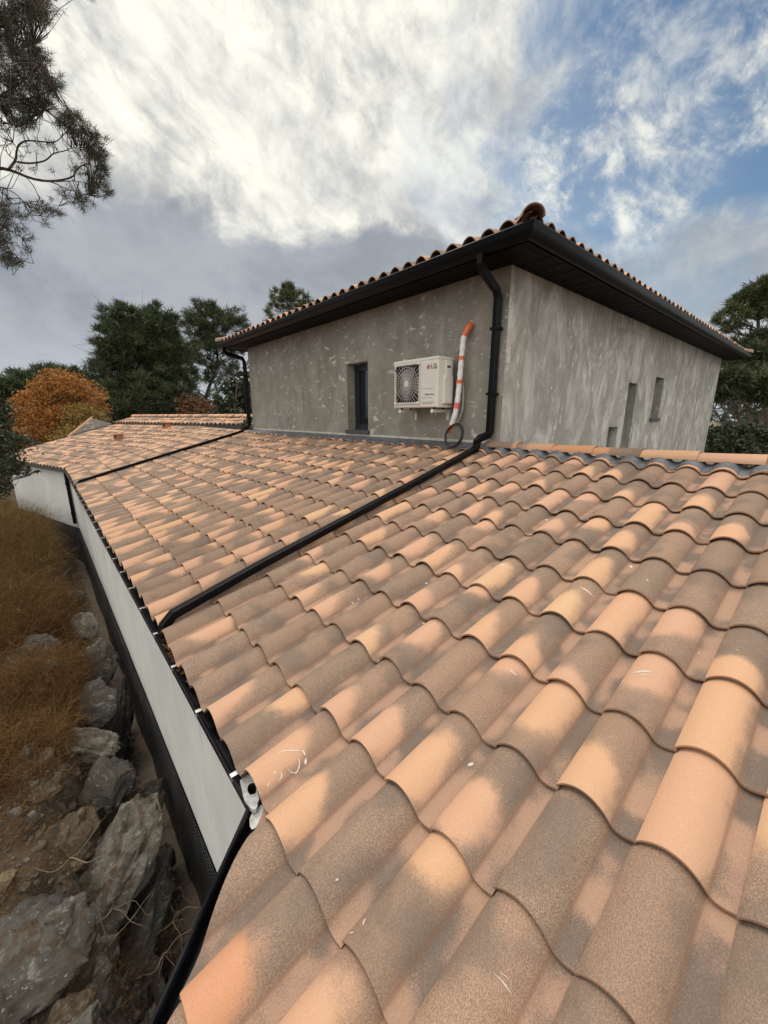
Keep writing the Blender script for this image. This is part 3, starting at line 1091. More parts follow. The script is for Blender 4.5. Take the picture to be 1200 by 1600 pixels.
def strip(mb, pts, z0, z1, off=0.0, mi=0, n=1):
    for a, b in zip(pts, pts[1:]):
        d = (b - a).normalized()
        nrm = Vector((-d.y, d.x, 0)) * off
        for k in range(n):
            p, q = a + (b - a) * k / n, a + (b - a) * (k + 1) / n
            mb.quad(Vector((p.x, p.y, z0)) + nrm, Vector((q.x, q.y, z0)) + nrm, Vector((q.x, q.y, z1)) + nrm, Vector((p.x, p.y, z1)) + nrm, mi)


mb = MB()
strip(mb, [cA, cC, cD], ZWB, -1.50)
mb.quad(Vector((cB.x, cB.y, ZWB)), Vector((cA.x, cA.y, ZWB)), Vector((cA.x, cA.y, -1.56)), Vector((cB.x, cB.y, zroof(cB.x) - .14)))
strip(mb, [cD, cE], -4.6, -1.47)
strip(mb, [Vector((4.5, -3.7, 0)), Vector((4.5, YH, 0))], -4.6, -.46)
strip(mb, [cB, Vector((cB.x, -3.7, 0)), Vector((4.5, -3.7, 0))], -4.6, -1.75)
for k in range(6):                                             # stepped gable of the far end, under the slope
    pa, pb = cD + FU * (k * .86), cD + FU * ((k + 1) * .86)
    mb.quad(Vector((pa.x, pa.y, -1.5)), Vector((pb.x, pb.y, -1.5)), Vector((pb.x, pb.y, ZE + T * (k + 1) * .86 - .05)), Vector((pa.x, pa.y, ZE + T * k * .86 - .05)))
low_wall = mb.build('wall', M['white_wall'], house)
low_wall['label'] = "smooth pale wall under the low eave"
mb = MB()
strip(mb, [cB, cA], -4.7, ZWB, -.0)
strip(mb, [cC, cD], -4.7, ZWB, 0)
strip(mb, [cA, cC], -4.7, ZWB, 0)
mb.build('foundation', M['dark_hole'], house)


def membrane_mat():
    m, t, b = new_mat('black_dimpled_sheet')
    ob = t.n('ShaderNodeTexCoord').outputs['Object']
    vo = t.n('ShaderNodeTexVoronoi')
    vo.inputs['Scale'].default_value = 30
    vo.inputs['Randomness'].default_value = .12
    t.L.new(ob, vo.inputs['Vector'])
    n1 = t.noise(ob, 2.6, 5, .6)
    c = t.mix(t.ss(n1, .45, .7), (.018, .018, .021), (.05, .051, .06))
    dust_highlights = t.m('MULTIPLY', t.ss(t.noise(t.mapping(ob, scale=(1, 1, .4)), 5, 6, .7, w=5.), .55, .75), .6)  # pale dust, doubling as highlights painted into the sheet's colour
    c = t.mix(dust_highlights, c, (.085, .078, .068))
    t.L.new(c, b.inputs['Base Color'])
    b.inputs['Roughness'].default_value = .42
    bp = t.n('ShaderNodeBump')
    bp.inputs['Strength'].default_value = 1.0
    bp.inputs['Distance'].default_value = .02
    t.L.new(t.m('ADD', t.m('MULTIPLY', t.ss(vo.outputs[0], .15, .6), -1.6), t.m('MULTIPLY', n1, 2.0)), bp.inputs['Height'])
    t.L.new(bp.outputs[0], b.inputs['Normal'])
    return m


M['membrane'] = membrane_mat()
V, Fq = [], []
path = []
for a, b in ((cA + DD * 1.2, cA), (cA, cC), (cC, cD)):
    L_ = (b - a).length
    n = max(2, int(L_ / .09))
    d = (b - a).normalized()
    nr = Vector((-d.y, d.x, 0))
    for k in range(n + (b is cD)):
        path.append((a + d * (L_ * k / n), nr))
zz_ = np.linspace(ZWB + .02, -4.75, 16)
for p, nr in path:
    for i, z_ in enumerate(zz_):
        wv = .028 + .020 * mnoise.noise(Vector((p.x * 1.4, p.y * 1.4, z_ * 2.0))) + .012 * mnoise.noise(Vector((p.x * 5, p.y * 5, z_ * 4))) + .02 * (i / 15)
        top = .04 * mnoise.noise(Vector((p.y * .7, 3.1, 0))) if i == 0 else 0
        q = p + nr * (wv if i else .012)
        V.append((q.x, q.y, z_ + top))
nz_ = len(zz_)
for k in range(len(path) - 1):
    for i in range(nz_ - 1):
        Fq.append((k * nz_ + i, (k + 1) * nz_ + i, (k + 1) * nz_ + i + 1, k * nz_ + i + 1))
np_mesh('membrane', V, Fq, M['membrane'], house, smooth=True)['label'] = "black dimpled drainage sheet along the foot of the wall"

# low gutters --------------------------------------------------------------------------------
GZ = -1.487
LG = [(-.085, -.012), (-.090, -.002), (-.096, .002), (-.101, -.004), (-.100, -.014), (-.095, -.018), (-.092, -.075), (-.086, -.084), (-.010, -.084), (-.005, -.078), (-.004, -.022)]


def gutter_rings(p, out, prof, zoff=0):
    return [Vector((p.x - out.x * o * 1.0, p.y - out.y * o, GZ + zoff + z)) for o, z in prof]


OUT = Vector((-1, 0, 0))
mb = MB()
inner = Vector((WALLX - .002, 0, 0))
dcut = (OUT + DN).normalized()
kk = 1 / dcut.dot(OUT)


def gring(px_, py_, dirv, s=1.0, dz_=0.0):
    return [Vector((px_ + dirv.x * (-o) * s, py_ + dirv.y * (-o) * s, GZ + z + dz_)) for o, z in LG]


gcor = Vector((WALLX - .002, 1.224, 0))
path_g = [gring(gcor.x + DD.x * 2.6, gcor.y + DD.y * 2.6, DN, 1.0, T * DD.x * 2.6), gring(gcor.x, gcor.y, dcut, kk), gring(WALLX - .002, 14.16, OUT)]
mb.extrude(LG, path_g, 0)
lowg = mb.build('gutter', M['gutter_in'], house)
lowg['label'] = "black gutter along the low eave"
for k in range(26):
    y_ = 1.43 + .49 * k
    mb = MB()
    mb.box((WALLX - .103, y_, GZ + .003), (WALLX - .006, y_ + .022, GZ + .007))
    mb.box((WALLX - .107, y_, GZ - .018), (WALLX - .103, y_ + .022, GZ + .007))
    mb.build('gutter_bracket', M['steel'], lowg)
# sealed corner of the gutter with its round outlet
bm = bmesh.new()
SEAL = [(575, 700), (600, 668), (642, 645), (668, 652), (695, 685), (720, 712), (716, 760), (706, 792), (722, 820), (724, 850), (708, 872), (712, 896), (694, 925), (668, 918), (642, 892), (618, 862), (600, 820), (588, 760)]
HOLE = [(632, 770), (636, 742), (655, 722), (680, 716), (704, 722), (718, 735), (712, 752), (700, 765), (702, 785), (690, 800), (665, 808), (645, 800)]


def on_rim(a, b, z):
    p = at_z(260 + a / 5, 1080 + b / 5, z)
    return Vector((min(p.x, 9), p.y, z))


def ring_n(pts, z, n=36):
    P3 = [on_rim(a, b, z) for a, b in pts]
    q = resample(P3 + [P3[0]], n + 1)[:-1]
    return [bm.verts.new((p.x, p.y, z)) for p in q]


N_ = 36
ro_, ri_, rd_ = ring_n(SEAL, GZ + .006), ring_n(HOLE, GZ + .004), None
# start both rings at the same bearing from the hole
hc_ = sum((v.co for v in ri_), Vector()) / N_


def bearing(ring):
    ring.sort(key=lambda v: math.atan2(v.co.y - hc_.y, v.co.x - hc_.x))
    return ring


ro_, ri_ = bearing(ro_), bearing(ri_)
rl_ = [bm.verts.new((v.co.x, v.co.y, GZ - .012)) for v in ro_]
rd_ = [bm.verts.new((v.co.x, v.co.y, GZ - .075)) for v in ri_]
for k in range(N_):
    j_ = (k + 1) % N_
    bm.faces.new((ro_[k], ro_[j_], ri_[j_], ri_[k]))
    bm.faces.new((rl_[k], rl_[j_], ro_[j_], ro_[k]))
    f = bm.faces.new((ri_[k], ri_[j_], rd_[j_], rd_[k]))
    f.material_index = 1
f = bm.faces.new(rd_)
f.material_index = 1
me = bpy.data.meshes.new('gutter_seal')
bm.to_mesh(me)
bm.free()
me.materials.append(M['mastic'])
me.materials.append(M['dark_hole'])
o = link('gutter_seal', me, lowg)
o['label'] = "grey sealant patch with a black hole at the gutter corner"
# smear of sealant on the slanting gutter
mb = MB()
for k, (s_, w_) in enumerate(((.07, .045),)):
    p = gcor + DD * s_ + DN * .048
    pts = []
    for a in np.linspace(0, 2 * math.pi, 14)[:-1]:
        rr = w_ * (.7 + .35 * mnoise.noise(Vector((math.cos(a) * 2, math.sin(a) * 2, k * 3.0))))
        q = p + DD * rr * math.cos(a) * 1.3 + DN * rr * math.sin(a)
        pts.append((q.x, q.y, GZ + .003 + T * (q.x - gcor.x)))
    mb.add(pts, [tuple(range(len(pts)))])
mb.build('sealant_smear', M['mastic'], lowg)

# far wing: drain pipe in the corner and eave board
mb = MB()
pc = cC + FE * .09 - FU * .055
mb.tube([(pc.x + .05, pc.y, -1.50), (pc.x, pc.y, -1.62), (pc.x, pc.y, -3.14)], .045, n=10)
dp3 = mb.build('downpipe', M['black_metal'], house)
for z_ in (-1.95, -2.85):
    mb = MB()
    mb.tube([(pc.x, pc.y, z_), (pc.x, pc.y, z_ + .04)], .056, n=10)
    mb.build('pipe_bracket', M['black_metal'], dp3)
mb = MB()
a, b = FO + FU * .02 + FE * .02, FO + FU * .02 + FE * 5.9
mb.box((0, 0, -.11), ((b - a).length, .03, -.015), 0, Matrix.Translation((a.x, a.y, ZE)) @ Matrix.Rotation(math.atan2((b - a).y, (b - a).x), 4, 'Z'))
mb.build('fascia', M['sill'], house)

# gable wall with a tiled edge at the far end of the strip
fw_n = FE


def on_gable(px_, py_, along=6.02):
    d = ray(px_, py_)
    k = (FO.dot(FE) + along) / d.dot(FE)
    return d * k


g0, g1, g2 = on_gable(109, 683), on_gable(146, 654), on_gable(182, 664)
mb = MB()
V = [g0, g1, Vector((g1.x, g1.y, 0)) + FU * .25 + Vector((0, 0, g1.z - .03))]
lowr = [Vector((g2.x, g2.y, g2.z - .3)), Vector((g0.x, g0.y, g0.z - .25))]
poly = [g0, g1, g2, lowr[0], lowr[1]]
mb.add(poly + [p + FE * .2 for p in poly], [(4, 3, 2, 1, 0), (5, 6, 7, 8, 9), (0, 1, 6, 5), (1, 2, 7, 6)])
mb.build('gable_wall', M['render_l'], house)
mb = MB()
mb.tube([g0 + Vector((0, 0, .02)) + FE * .1, g1 + Vector((0, 0, .03)) + FE * .1], .055, n=8)
o = mb.build('verge_tile', M['tile'], house)
at_ = o.data.attributes.new('tile', 'FLOAT_COLOR', 'POINT')
at_.data.foreach_set('color', np.tile([.4, .5, .8, .3], len(o.data.vertices)).astype(np.float32))

# two little terracotta roof vents on the far wing
for al, up_ in ((1.89, 2.34), (1.36, 3.80)):
    p = fp(al, up_)
    mb = MB()
    rot = Matrix.Translation((p.x, p.y, p.z + .04)) @ Matrix.Rotation(TH, 4, 'Z')
    mb.box((-.10, -.12, -.05), (.10, -.085, .15), 0, rot)
    mb.box((-.10, .085, -.05), (.10, .12, .15), 0, rot)
    mb.box((-.02, -.085, -.05), (.10, .085, .15), 0, rot)
    mb.box((-.10, -.085, -.05), (-.02, .085, .02), 0, rot)
    mb.box((-.15, -.17, .15), (.14, .17, .19), 0, rot, bev=.012)
    vt = mb.build('roof_vent', plain('terracotta', (.36, .17, .09), .8, 0, .2, 12) if 'terra' not in M else M['terra'], roof)
    M['terra'] = vt.data.materials[0]
    mb = MB()
    mb.box((-.022, -.08, .02), (-.0205, .08, .148), 0, rot)
    mb.build('vent_opening', M['dark_hole'], vt)

# ------------------------------------------------------------------ air conditioner on the wall


def depth_of(p):
    """distance along the camera axis"""
    fw = -p.x * SY + p.y * CY
    return fw * CP - p.z * SP


def px2m(p, px_):
    return px_ * depth_of(p) / F_PX


def on_x(px_, py_, x):
    d = ray(px_, py_)
    return d * (x / d.x)


AX, AB = 4.04, 4.335
AY0, AY1, AZ0, AZ1 = 3.588, 4.438, .112, .745
ac = empty("air_conditioner", (AX + .15, 4.0, AZ0), "white outdoor air conditioner unit on wall brackets beside the narrow dark window", "air conditioner")
FYA, FYB, FZA, FZB = 3.905, 4.405, .165, .700            # fan grille square
mb = MB()
# shell with an opening for the fan
fc = MB()
wall_face(mb, (AX, 0, 0), (0, 1, 0), (1, 0, 0), AY0 + .012, AY1 - .012, AZ0 + .012, AZ1 - .012, [(FYA + .02, FYB - .02, FZA + .02, FZB - .02, .12)], 0, 1)


def ring_yz(x, i):
    return [Vector((x, AY0 + i, AZ0 + i)), Vector((x, AY1 - i, AZ0 + i)), Vector((x, AY1 - i, AZ1 - i)), Vector((x, AY0 + i, AZ1 - i))]


mb.extrude(None, [ring_yz(AX, .012), ring_yz(AX + .004, .004), ring_yz(AX + .014, .0), ring_yz(AB, .0)], 0, closed_prof=True)
mb.add(ring_yz(AB, 0), [(0, 1, 2, 3)], 1)
mb.box((AX + .10, FYA + .02, FZA + .02), (AX + .118, FYB - .02, FZB - .02), 1)
# lid overhang
mb.box((AX - .006, AY0 - .006, AZ1 - .028), (AB + .004, AY1 + .006, AZ1 + .006), 0, bev=.006)
mb.build('casing', [M['ac_white'], M['ac_dark']], ac)
# coil side at the back, seen past the right edge
mb = MB()
mb.box((AB, AY0 + .01, AZ0 + .2), (AB + .025, AY1 - .02, AZ1 - .05), 0)
for k in range(12):
    z_ = AZ0 + .22 + k * .03
    mb.box((AB + .002, AY0 + .002, z_), (AB + .03, AY0 + .012, z_ + .012), 0)
mb.build('coil', M['ac_fan'], ac)
# fan
hc = Vector((AX + .055, (FYA + FYB) / 2 + .005, (FZA + FZB) / 2 + .005))
mb = MB()
for k in range(3):
    a0 = k * 2 * math.pi / 3 + .5
    V, Fq = [], []
    nr, na = 6, 9
    for i in range(nr):
        r_ = .05 + (.225 - .05) * i / (nr - 1)
        for j in range(na):
            s_ = j / (na - 1)
            a = a0 + (s_ - .1) * (1.55 - .25 * i / (nr - 1)) + .25 * i / (nr - 1)
            V.append((hc.x + .045 * (s_ - .5) + .012 * math.sin(s_ * 3.1), hc.y + r_ * math.cos(a), hc.z + r_ * math.sin(a)))
    for i in range(nr - 1):
        for j in range(na - 1):
            Fq.append((i * na + j, i * na + j + 1, (i + 1) * na + j + 1, (i + 1) * na + j))
    mb.add(V, Fq, 0, True)
mb.tube([(hc.x + .04, hc.y, hc.z), (hc.x - .01, hc.y, hc.z)], .055, n=20)
mb.build('fan', M['ac_fan'], ac)
# guard: square frame, spokes and rings
mb = MB()
gx = AX - .018
for lo, hi in (((gx, FYA, FZA), (AX + .002, FYA + .016, FZB)), ((gx, FYB - .016, FZA), (AX + .002, FYB, FZB)),
               ((gx, FYA + .016, FZB - .016), (AX + .002, FYB - .016, FZB)), ((gx, FYA + .016, FZA), (AX + .002, FYB - .016, FZA + .016))):
    mb.box(lo, hi)
gcy, gcz = hc.y, hc.z
hw, hh = (FYB - FYA) / 2 - .008, (FZB - FZA) / 2 - .008
for k in range(34):
    a = 2 * math.pi * k / 34 + .04
    ca, sa = math.cos(a), math.sin(a)
    rr = min(hw / max(abs(ca), 1e-6), hh / max(abs(sa), 1e-6))
    a2 = a + .10
    pts = [(gx + .004, gcy + .04 * ca, gcz + .04 * sa), (gx - .006, gcy + .5 * rr * math.cos(a + .02), gcz + .5 * rr * math.sin(a + .02)), (gx + .006, gcy + rr * ca, gcz + rr * sa)]
    mb.tube(pts, .0026, n=5, cap=False)
for r_ in (.085, .13, .175, .218):
    mb.tube([(gx + .001, gcy + r_ * math.cos(a), gcz + r_ * math.sin(a)) for a in np.linspace(0, 2 * math.pi, 41)], .0022, n=5, cap=False)
mb.tube([(gx - .006, gcy, gcz), (gx + .006, gcy, gcz)], .044, n=24)
mb.build('fan_guard', M['ac_grille'], ac)
# small dark tag on the guard's upper corner, and clips
mb = MB()
mb.box((gx - .004, FYB - .075, FZB - .085), (gx + .002, FYB - .012, FZB - .055))
mb.build('tag_plate', M['ink'], ac)
for (y_, z_) in ((FYA + .03, FZA + .01), (FYB - .02, FZA + .01), (FYA + .02, FZB - .01), (FYB - .02, FZB - .01)):
    mb = MB()
    mb.box((gx - .008, y_ - .022, z_ - .018), (AX, y_ + .022, z_ + .018), bev=.004)
    mb.build('guard_clip', M['ac_white'], ac)
# right front panel with its grooves
PY0, PY1 = AY0 + .055, FYA - .035
mb = MB()
mb.box((AX - .008, PY0, AZ0 + .07), (AX + .003, PY1, AZ1 - .05), 0, bev=.004)
for z_ in (.165, .235, .355):
    mb.box((AX - .0095, PY0 + .03, z_), (AX - .0078, PY1 - .008, z_ + .004), 1)
mb.build('front_panel', [M['ac_shade'], M['ac_fan']], ac)


def text_mesh(name, body, size, loc, mat, parent, bold=0.0):
    """letters standing on a plane that faces -x, reading towards -y"""
    cu = bpy.data.curves.new(name, 'FONT')
    cu.body = body
    cu.size = size
    cu.extrude = .0008
    cu.offset = bold
    cu.align_x = 'CENTER'
    cu.align_y = 'CENTER'
    ob = bpy.data.objects.new(name, cu)
    col.objects.link(ob)
    dg = bpy.context.evaluated_depsgraph_get()
    me = bpy.data.meshes.new_from_object(ob.evaluated_get(dg))
    bpy.data.objects.remove(ob)
    bpy.data.curves.remove(cu)
    M4 = Matrix(((0, 0, -1, loc[0]), (-1, 0, 0, loc[1]), (0, 1, 0, loc[2]), (0, 0, 0, 1)))
    me.transform(M4)
    me.materials.clear()
    me.materials.append(mat)
    me.name = name
    return link(name, me, parent)


lx = AX - .0092
pc_ = on_x(670.2, 573.6, AX)
lc = Vector((lx, pc_.y, pc_.z))
lr = .030
mb = MB()
N_ = 40
mb.add([(lx, lc.y + lr * math.cos(a), lc.z + lr * math.sin(a)) for a in np.linspace(0, 2 * math.pi, N_ + 1)[:-1]], [tuple(range(N_))], 0)
# the face in the badge: an open ring, an upright with a foot, a dot (image right is -y)


def arc(r0, r1, a0, a1, n=26):
    vs, fs = [], []
    for k in range(n + 1):
        a = math.radians(a0 + (a1 - a0) * k / n)
        for r_ in (r0, r1):
            vs.append((lx - .001, lc.y - r_ * math.cos(a), lc.z + r_ * math.sin(a)))
    for k in range(n):
        fs.append((2 * k, 2 * k + 1, 2 * k + 3, 2 * k + 2))
    mb.add(vs, fs, 1)


arc(lr * .70, lr * .80, 75, 360)
mb.box((lx - .0014, lc.y - lr * .80, lc.z - lr * .05), (lx - .0006, lc.y - lr * .30, lc.z + lr * .05), 1)
mb.box((lx - .0014, lc.y - lr * .05, lc.z - lr * .42), (lx - .0006, lc.y + lr * .05, lc.z + lr * .42), 1)
mb.box((lx - .0014, lc.y - lr * .26, lc.z - lr * .42), (lx - .0006, lc.y - lr * .05, lc.z - lr * .32), 1)
mb.add([(lx - .0012, lc.y + lr * .38 + lr * .12 * math.cos(a), lc.z + lr * .34 + lr * .12 * math.sin(a)) for a in np.linspace(0, 2 * math.pi, 13)[:-1]], [tuple(range(12))], 1)
mb.build('badge', [M['logo_red'], M['logo_white']], ac)
pt_ = on_x(678.7, 572.4, AX)
text_mesh('lettering', 'LG', .082, (lx, pt_.y, pt_.z), M['ink'], ac, bold=.0012)
pt_ = on_x(671.6, 616, AX)
text_mesh('lettering', 'Dual Inverter', .030, (lx, pt_.y, pt_.z), M['ink'], ac, bold=.0003)
# valve cover on the right side
mb = MB()
prof = [(.115, .60), (.205, .60), (.215, .555), (.215, .43), (.262, .385), (.262, .045), (.085, .045), (.085, .36), (.118, .41)]
sh = [(AX + a, AZ0 + b) for a, b in prof]
yo = AY0 - .040
n_ = len(sh)
cen = (sum(p[0] for p in sh) / n_, sum(p[1] for p in sh) / n_)
ins = [(cen[0] + (a - cen[0]) * .93, cen[1] + (b - cen[1]) * .965) for a, b in sh]
r0_ = [Vector((a, AY0 - .001, b)) for a, b in sh]
r1_ = [Vector((a, yo + .012, b)) for a, b in sh]
r2_ = [Vector((a, yo, b)) for a, b in ins]
mb.extrude(None, [r0_, r1_, r2_], 0, closed_prof=True)
mb.add(r2_, [tuple(range(n_))], 0)
mb.box((AX + .125, yo - .002, AZ0 + .50), (AX + .195, yo + .004, AZ0 + .525), 1)
mb.build('valve_cover', [M['ac_white'], M['ac_dark']], ac)
# wall brackets, feet and rails
for y_ in (3.70, 4.33):
    mb = MB()
    mb.box((AX + .03, y_ - .02, .045), (XH - .002, y_ + .02, .085), 0)
    mb.box((XH - .022, y_ - .022, -.06), (XH - .002, y_ + .022, .044), 0)
    mb.tube([(AX + .028, y_, .065), (AX + .018, y_, .065)], .026, n=12)
    mb.build('wall_bracket', M['ac_white'], ac)
    for x_ in (AX + .06, AB - .05):
        mb = MB()
        mb.tube([(x_, y_, .086), (x_, y_, AZ0)], .022, n=10)
        mb.build('foot', M['ac_dark'], ac)

# insulated refrigerant line hanging from the wall --------------------------------------------
pl = empty("insulated_pipe", tuple(on_x(703, 672, XH - .12)), "white wrapped refrigerant pipe with orange tape bands hanging from the wall", "pipe")
PXY = [(737, 505, .0), (734, 509, .05), (729, 517, .085), (724.5, 529, .10), (722.5, 545, .105), (721, 560, .11), (719.5, 578, .115), (718, 596, .12), (716, 616, .12), (714, 632, .13), (711, 647, .14), (707, 660, .14), (704.5, 668, .14)]
CL = [on_x(a, b, XH - c - .006) for a, b, c in PXY]


fine_ = resample(CL, 90)
mb = MB()
mb.tube(fine_, [.036 + .0022 * math.sin(k * .9) + .001 * math.sin(k * 2.3) for k in range(90)], n=14)
mb.build('wrapping', M['wrap_white'], pl)
for (k0, k1, mm) in ((2, 13, 'tape'), (29, 32, 'tape'), (48, 51, 'tape'), (67, 72, 'tape_pink'), (86, 89, 'tape')):
    mb = MB()
    mb.tube(fine_[k0:k1 + 1], .0405, n=14)
    mb.build('tape_band', M[mm], pl)
mb = MB()
e0 = fine_[-1]
mb.tube([e0, e0 + Vector((-.01, .03, -.05)), e0 + Vector((-.02, .06, -.10))], [.032, .022, .012], n=8)
mb.tube([e0, e0 + Vector((.0, .01, -.05)), e0 + Vector((.02, .0, -.08))], [.02, .014, .008], n=8)
mb.build('taped_end', M['tape'], pl)
mb = MB()
f0 = on_x(699.5, 677, XH - .15)
f1_ = on_x(696, 687, XH - .16)
mb.tube(resample([f0, (f0 + f1_) / 2 + Vector((0, .006, 0)), f1_], 8), [.012, .024, .030, .033, .031, .034, .026, .010], n=10)
mb.build('foil_end', M['foil'], pl)
mb = MB()
gh_ = [on_x(a, b, XH - c) for a, b, c in ((721, 596, .06), (723.5, 606, .055), (723.5, 625, .055), (722, 642, .06), (717, 655, .07), (712, 663, .10))]
mb.tube(resample(gh_, 24), .017, n=8)
mb.build('drain_hose', M['grey_tube'], pl)
mb = MB()
lead = [on_x(a, b, XH - c) for a, b, c in ((733, 514, .03), (721, 535, .05), (716.5, 560, .07), (714, 590, .09), (711, 620, .10), (706, 650, .11))]
mb.tube(resample(lead, 24), .010, n=6)
mb.build('control_cable', M['cable'], pl)

cc_ = on_x(709.2, 681, XH - .25)
coil = MB()
pts = []
for k in range(3 * 48 + 1):
    a = 2 * math.pi * k / 48 + 1.6
    w_ = k / 48
    rr = .142 + .006 * math.sin(k * .21) + .005 * (w_ - 1.5)
    pts.append((cc_.x + .016 * (w_ - 1.5) + .05 * math.sin(a) * .9, cc_.y + rr * math.cos(a) * .98, cc_.z + rr * 1.06 * math.sin(a)))
coil.tube(pts, .0095, n=8)
o = coil.build('cable_coil', M['cable'])
tag(o, "loop of black cable hanging at the lower end of the wrapped pipe", "cable")

# ------------------------------------------------------------------ ground, trench and bank


def fbm(x, y, z, s, o=4):
    return mnoise.fractal(Vector((x * s, y * s, z * s)), 1.0, 2.0, o)


def xbank(y):
    xb = -.03 + .10 * mnoise.noise(Vector((y * .55, 1.7, 0))) + .05 * mnoise.noise(Vector((y * 1.9, 7.7, 0)))
    if y < 1.3:
        xb = min(xb, .495 + (y - 1.224) * 1.28 - .50)
    if y > 14.2:
        xb = .43 - (y - 14.2) * .3077 - .46
    return xb


def sm(a, b, x):
    t_ = min(1, max(0, (x - a) / (b - a)))
    return t_ * t_ * (3 - 2 * t_)


def gheight(x, y):
    zf = ZTR - .02 + .95 * sm(14.5, 18.5, y)
    if y > 26 or x > 1.2:
        base = -4.45 if x > 1.2 else -3.2
        return base + .10 * fbm(x, y, 0, .15, 3)
    d = x - xbank(y)
    top = -3.36 + .13 * min(4, max(0, -d)) + .10 * fbm(x, y, 0, .9, 3) - .12 * sm(14, 18, y) * 0 + .18 * sm(9, 15, y)
    k = sm(-.38, .16, d)
    z = top * (1 - k) + zf * k
    rough = .075 * fbm(x, y, 2.2, 2.6, 5) + .03 * fbm(x, y, 5, 9, 3)
    crag = sm(-.75, -.25, d) * (1 - sm(.05, .22, d))
    rough += crag * (.24 * (.5 - abs(mnoise.noise(Vector((x * 3.1, y * 2.3, 4.0)))) * 2) + .05 * fbm(x, y, 1, 7, 4))
    return z + rough * (1 - .55 * sm(.1, .25, d))


def axis(parts):
    out = []
    for a, b, s_ in parts:
        n = max(1, int(round((b - a) / s_)))
        out += list(np.linspace(a, b, n, endpoint=False))
    out.append(parts[-1][1])
    return out


gxs = axis([(-400, -60, 60), (-60, -10, 6), (-10, -3, .6), (-3, -1.2, .12), (-1.2, .62, .034), (.62, 1.4, .26), (1.4, 20, 3), (20, 60, 8), (60, 500, 60)])
gys = axis([(-300, -40, 60), (-40, -4, 6), (-4, 1.0, .5), (1.0, 7, .034), (7, 20, .09), (20, 26, .5), (26, 60, 5), (60, 560, 60)])
V = [(x, y, gheight(x, y)) for x in gxs for y in gys]
ny = len(gys)
ii, jj = np.meshgrid(np.arange(len(gxs) - 1), np.arange(ny - 1), indexing='ij')
Fq = np.stack([ii * ny + jj, (ii + 1) * ny + jj, (ii + 1) * ny + jj + 1, ii * ny + jj + 1], -1).reshape(-1, 4)


def dirt():
    m, t, b = new_mat('stony_soil')
    ob = t.n('ShaderNodeTexCoord').outputs['Object']
    n1 = t.noise(ob, 1.3, 6, .62)
    n2 = t.noise(ob, 9, 7, .68)
    n3 = t.noise(ob, 46, 4, .6)
    c = t.mix(t.ss(n1, .38, .62), (.048, .031, .019), (.082, .058, .038))
    c = t.mix(t.m('MULTIPLY', t.ss(n2, .50, .66), .7), c, (.115, .092, .068))
    c = t.mix(t.m('MULTIPLY', t.ss(n3, .56, .68), .5), c, (.20, .175, .145))
    c = t.mix(t.m('MULTIPLY', t.ss(t.noise(ob, 5, 4, .6, w=3.0), .52, .66), .6), c, (.035, .026, .020))
    ge = t.n('ShaderNodeNewGeometry')
    sn = t.n('ShaderNodeSeparateXYZ')
    t.L.new(ge.outputs['Normal'], sn.inputs[0])
    steep = t.m('SUBTRACT', 1, t.ss(t.m('ADD', sn.outputs[2], t.m('MULTIPLY', t.m('SUBTRACT', n2, .5), .6)), .45, .75))
    c = t.mix(t.m('MULTIPLY', steep, .8), c, t.mix(t.ss(n2, .4, .65), (.06, .055, .047), (.17, .16, .14)))
    s = t.n('ShaderNodeSeparateXYZ')
    t.L.new(ob, s.inputs[0])
    edge = t.ss(t.m('ADD', s.outputs[0], t.m('MULTIPLY', t.m('SUBTRACT', n2, .5), .35)), .24, .34)     # spilled mortar along the wall's foot
    c = t.mix(t.m('MULTIPLY', edge, .6), c, (.19, .16, .125))
    t.L.new(c, b.inputs['Base Color'])
    b.inputs['Roughness'].default_value = .95
    b.inputs['Specular IOR Level'].default_value = .15
    bp = t.n('ShaderNodeBump')
    bp.inputs['Strength'].default_value = .9
    bp.inputs['Distance'].default_value = .03
    t.L.new(t.m('ADD', n2, t.m('MULTIPLY', n3, .5)), bp.inputs['Height'])
    t.L.new(bp.outputs[0], b.inputs['Normal'])
    return m


ground = np_mesh('ground', V, Fq, dirt(), smooth=True)
ground['kind'] = 'structure'


def rock_mesh(seed, sub=4, chip=15, rough=1.0):
    bm = bmesh.new()
    bmesh.ops.create_icosphere(bm, subdivisions=sub, radius=1)
    rs = random.Random(seed)
    planes = []
    for _ in range(chip):
        v = Vector((rs.gauss(0, 1), rs.gauss(0, 1), rs.gauss(0, 1))).normalized()
        planes.append((v, rs.uniform(.50, .88)))
    for v in bm.verts:
        p = v.co.copy()
        p *= 1 + .22 * mnoise.noise(p * 1.1 + Vector((seed * 3.1, 0, 0)))
        for nrm, dd in planes:
            e = p.dot(nrm) - dd
            if e > 0:
                p -= nrm * e * .97
        q = v.co
        p += q * rough * (.17 * mnoise.fractal(q * 2.4 + Vector((seed, seed, 0)), 1, 2, 4) + .06 * mnoise.fractal(q * 7 + Vector((0, seed, 0)), 1, 2, 3))
        # worn ledges
        p += q * rough * .11 * abs(mnoise.noise(Vector((q.x * 1.5, q.y * 1.5, q.z * 6 + seed))))
        v.co = p
    me = bpy.data.meshes.new('rock')
    bm.to_mesh(me)
    bm.free()
    me.polygons.foreach_set('use_smooth', np.ones(len(me.polygons), bool))
    return me


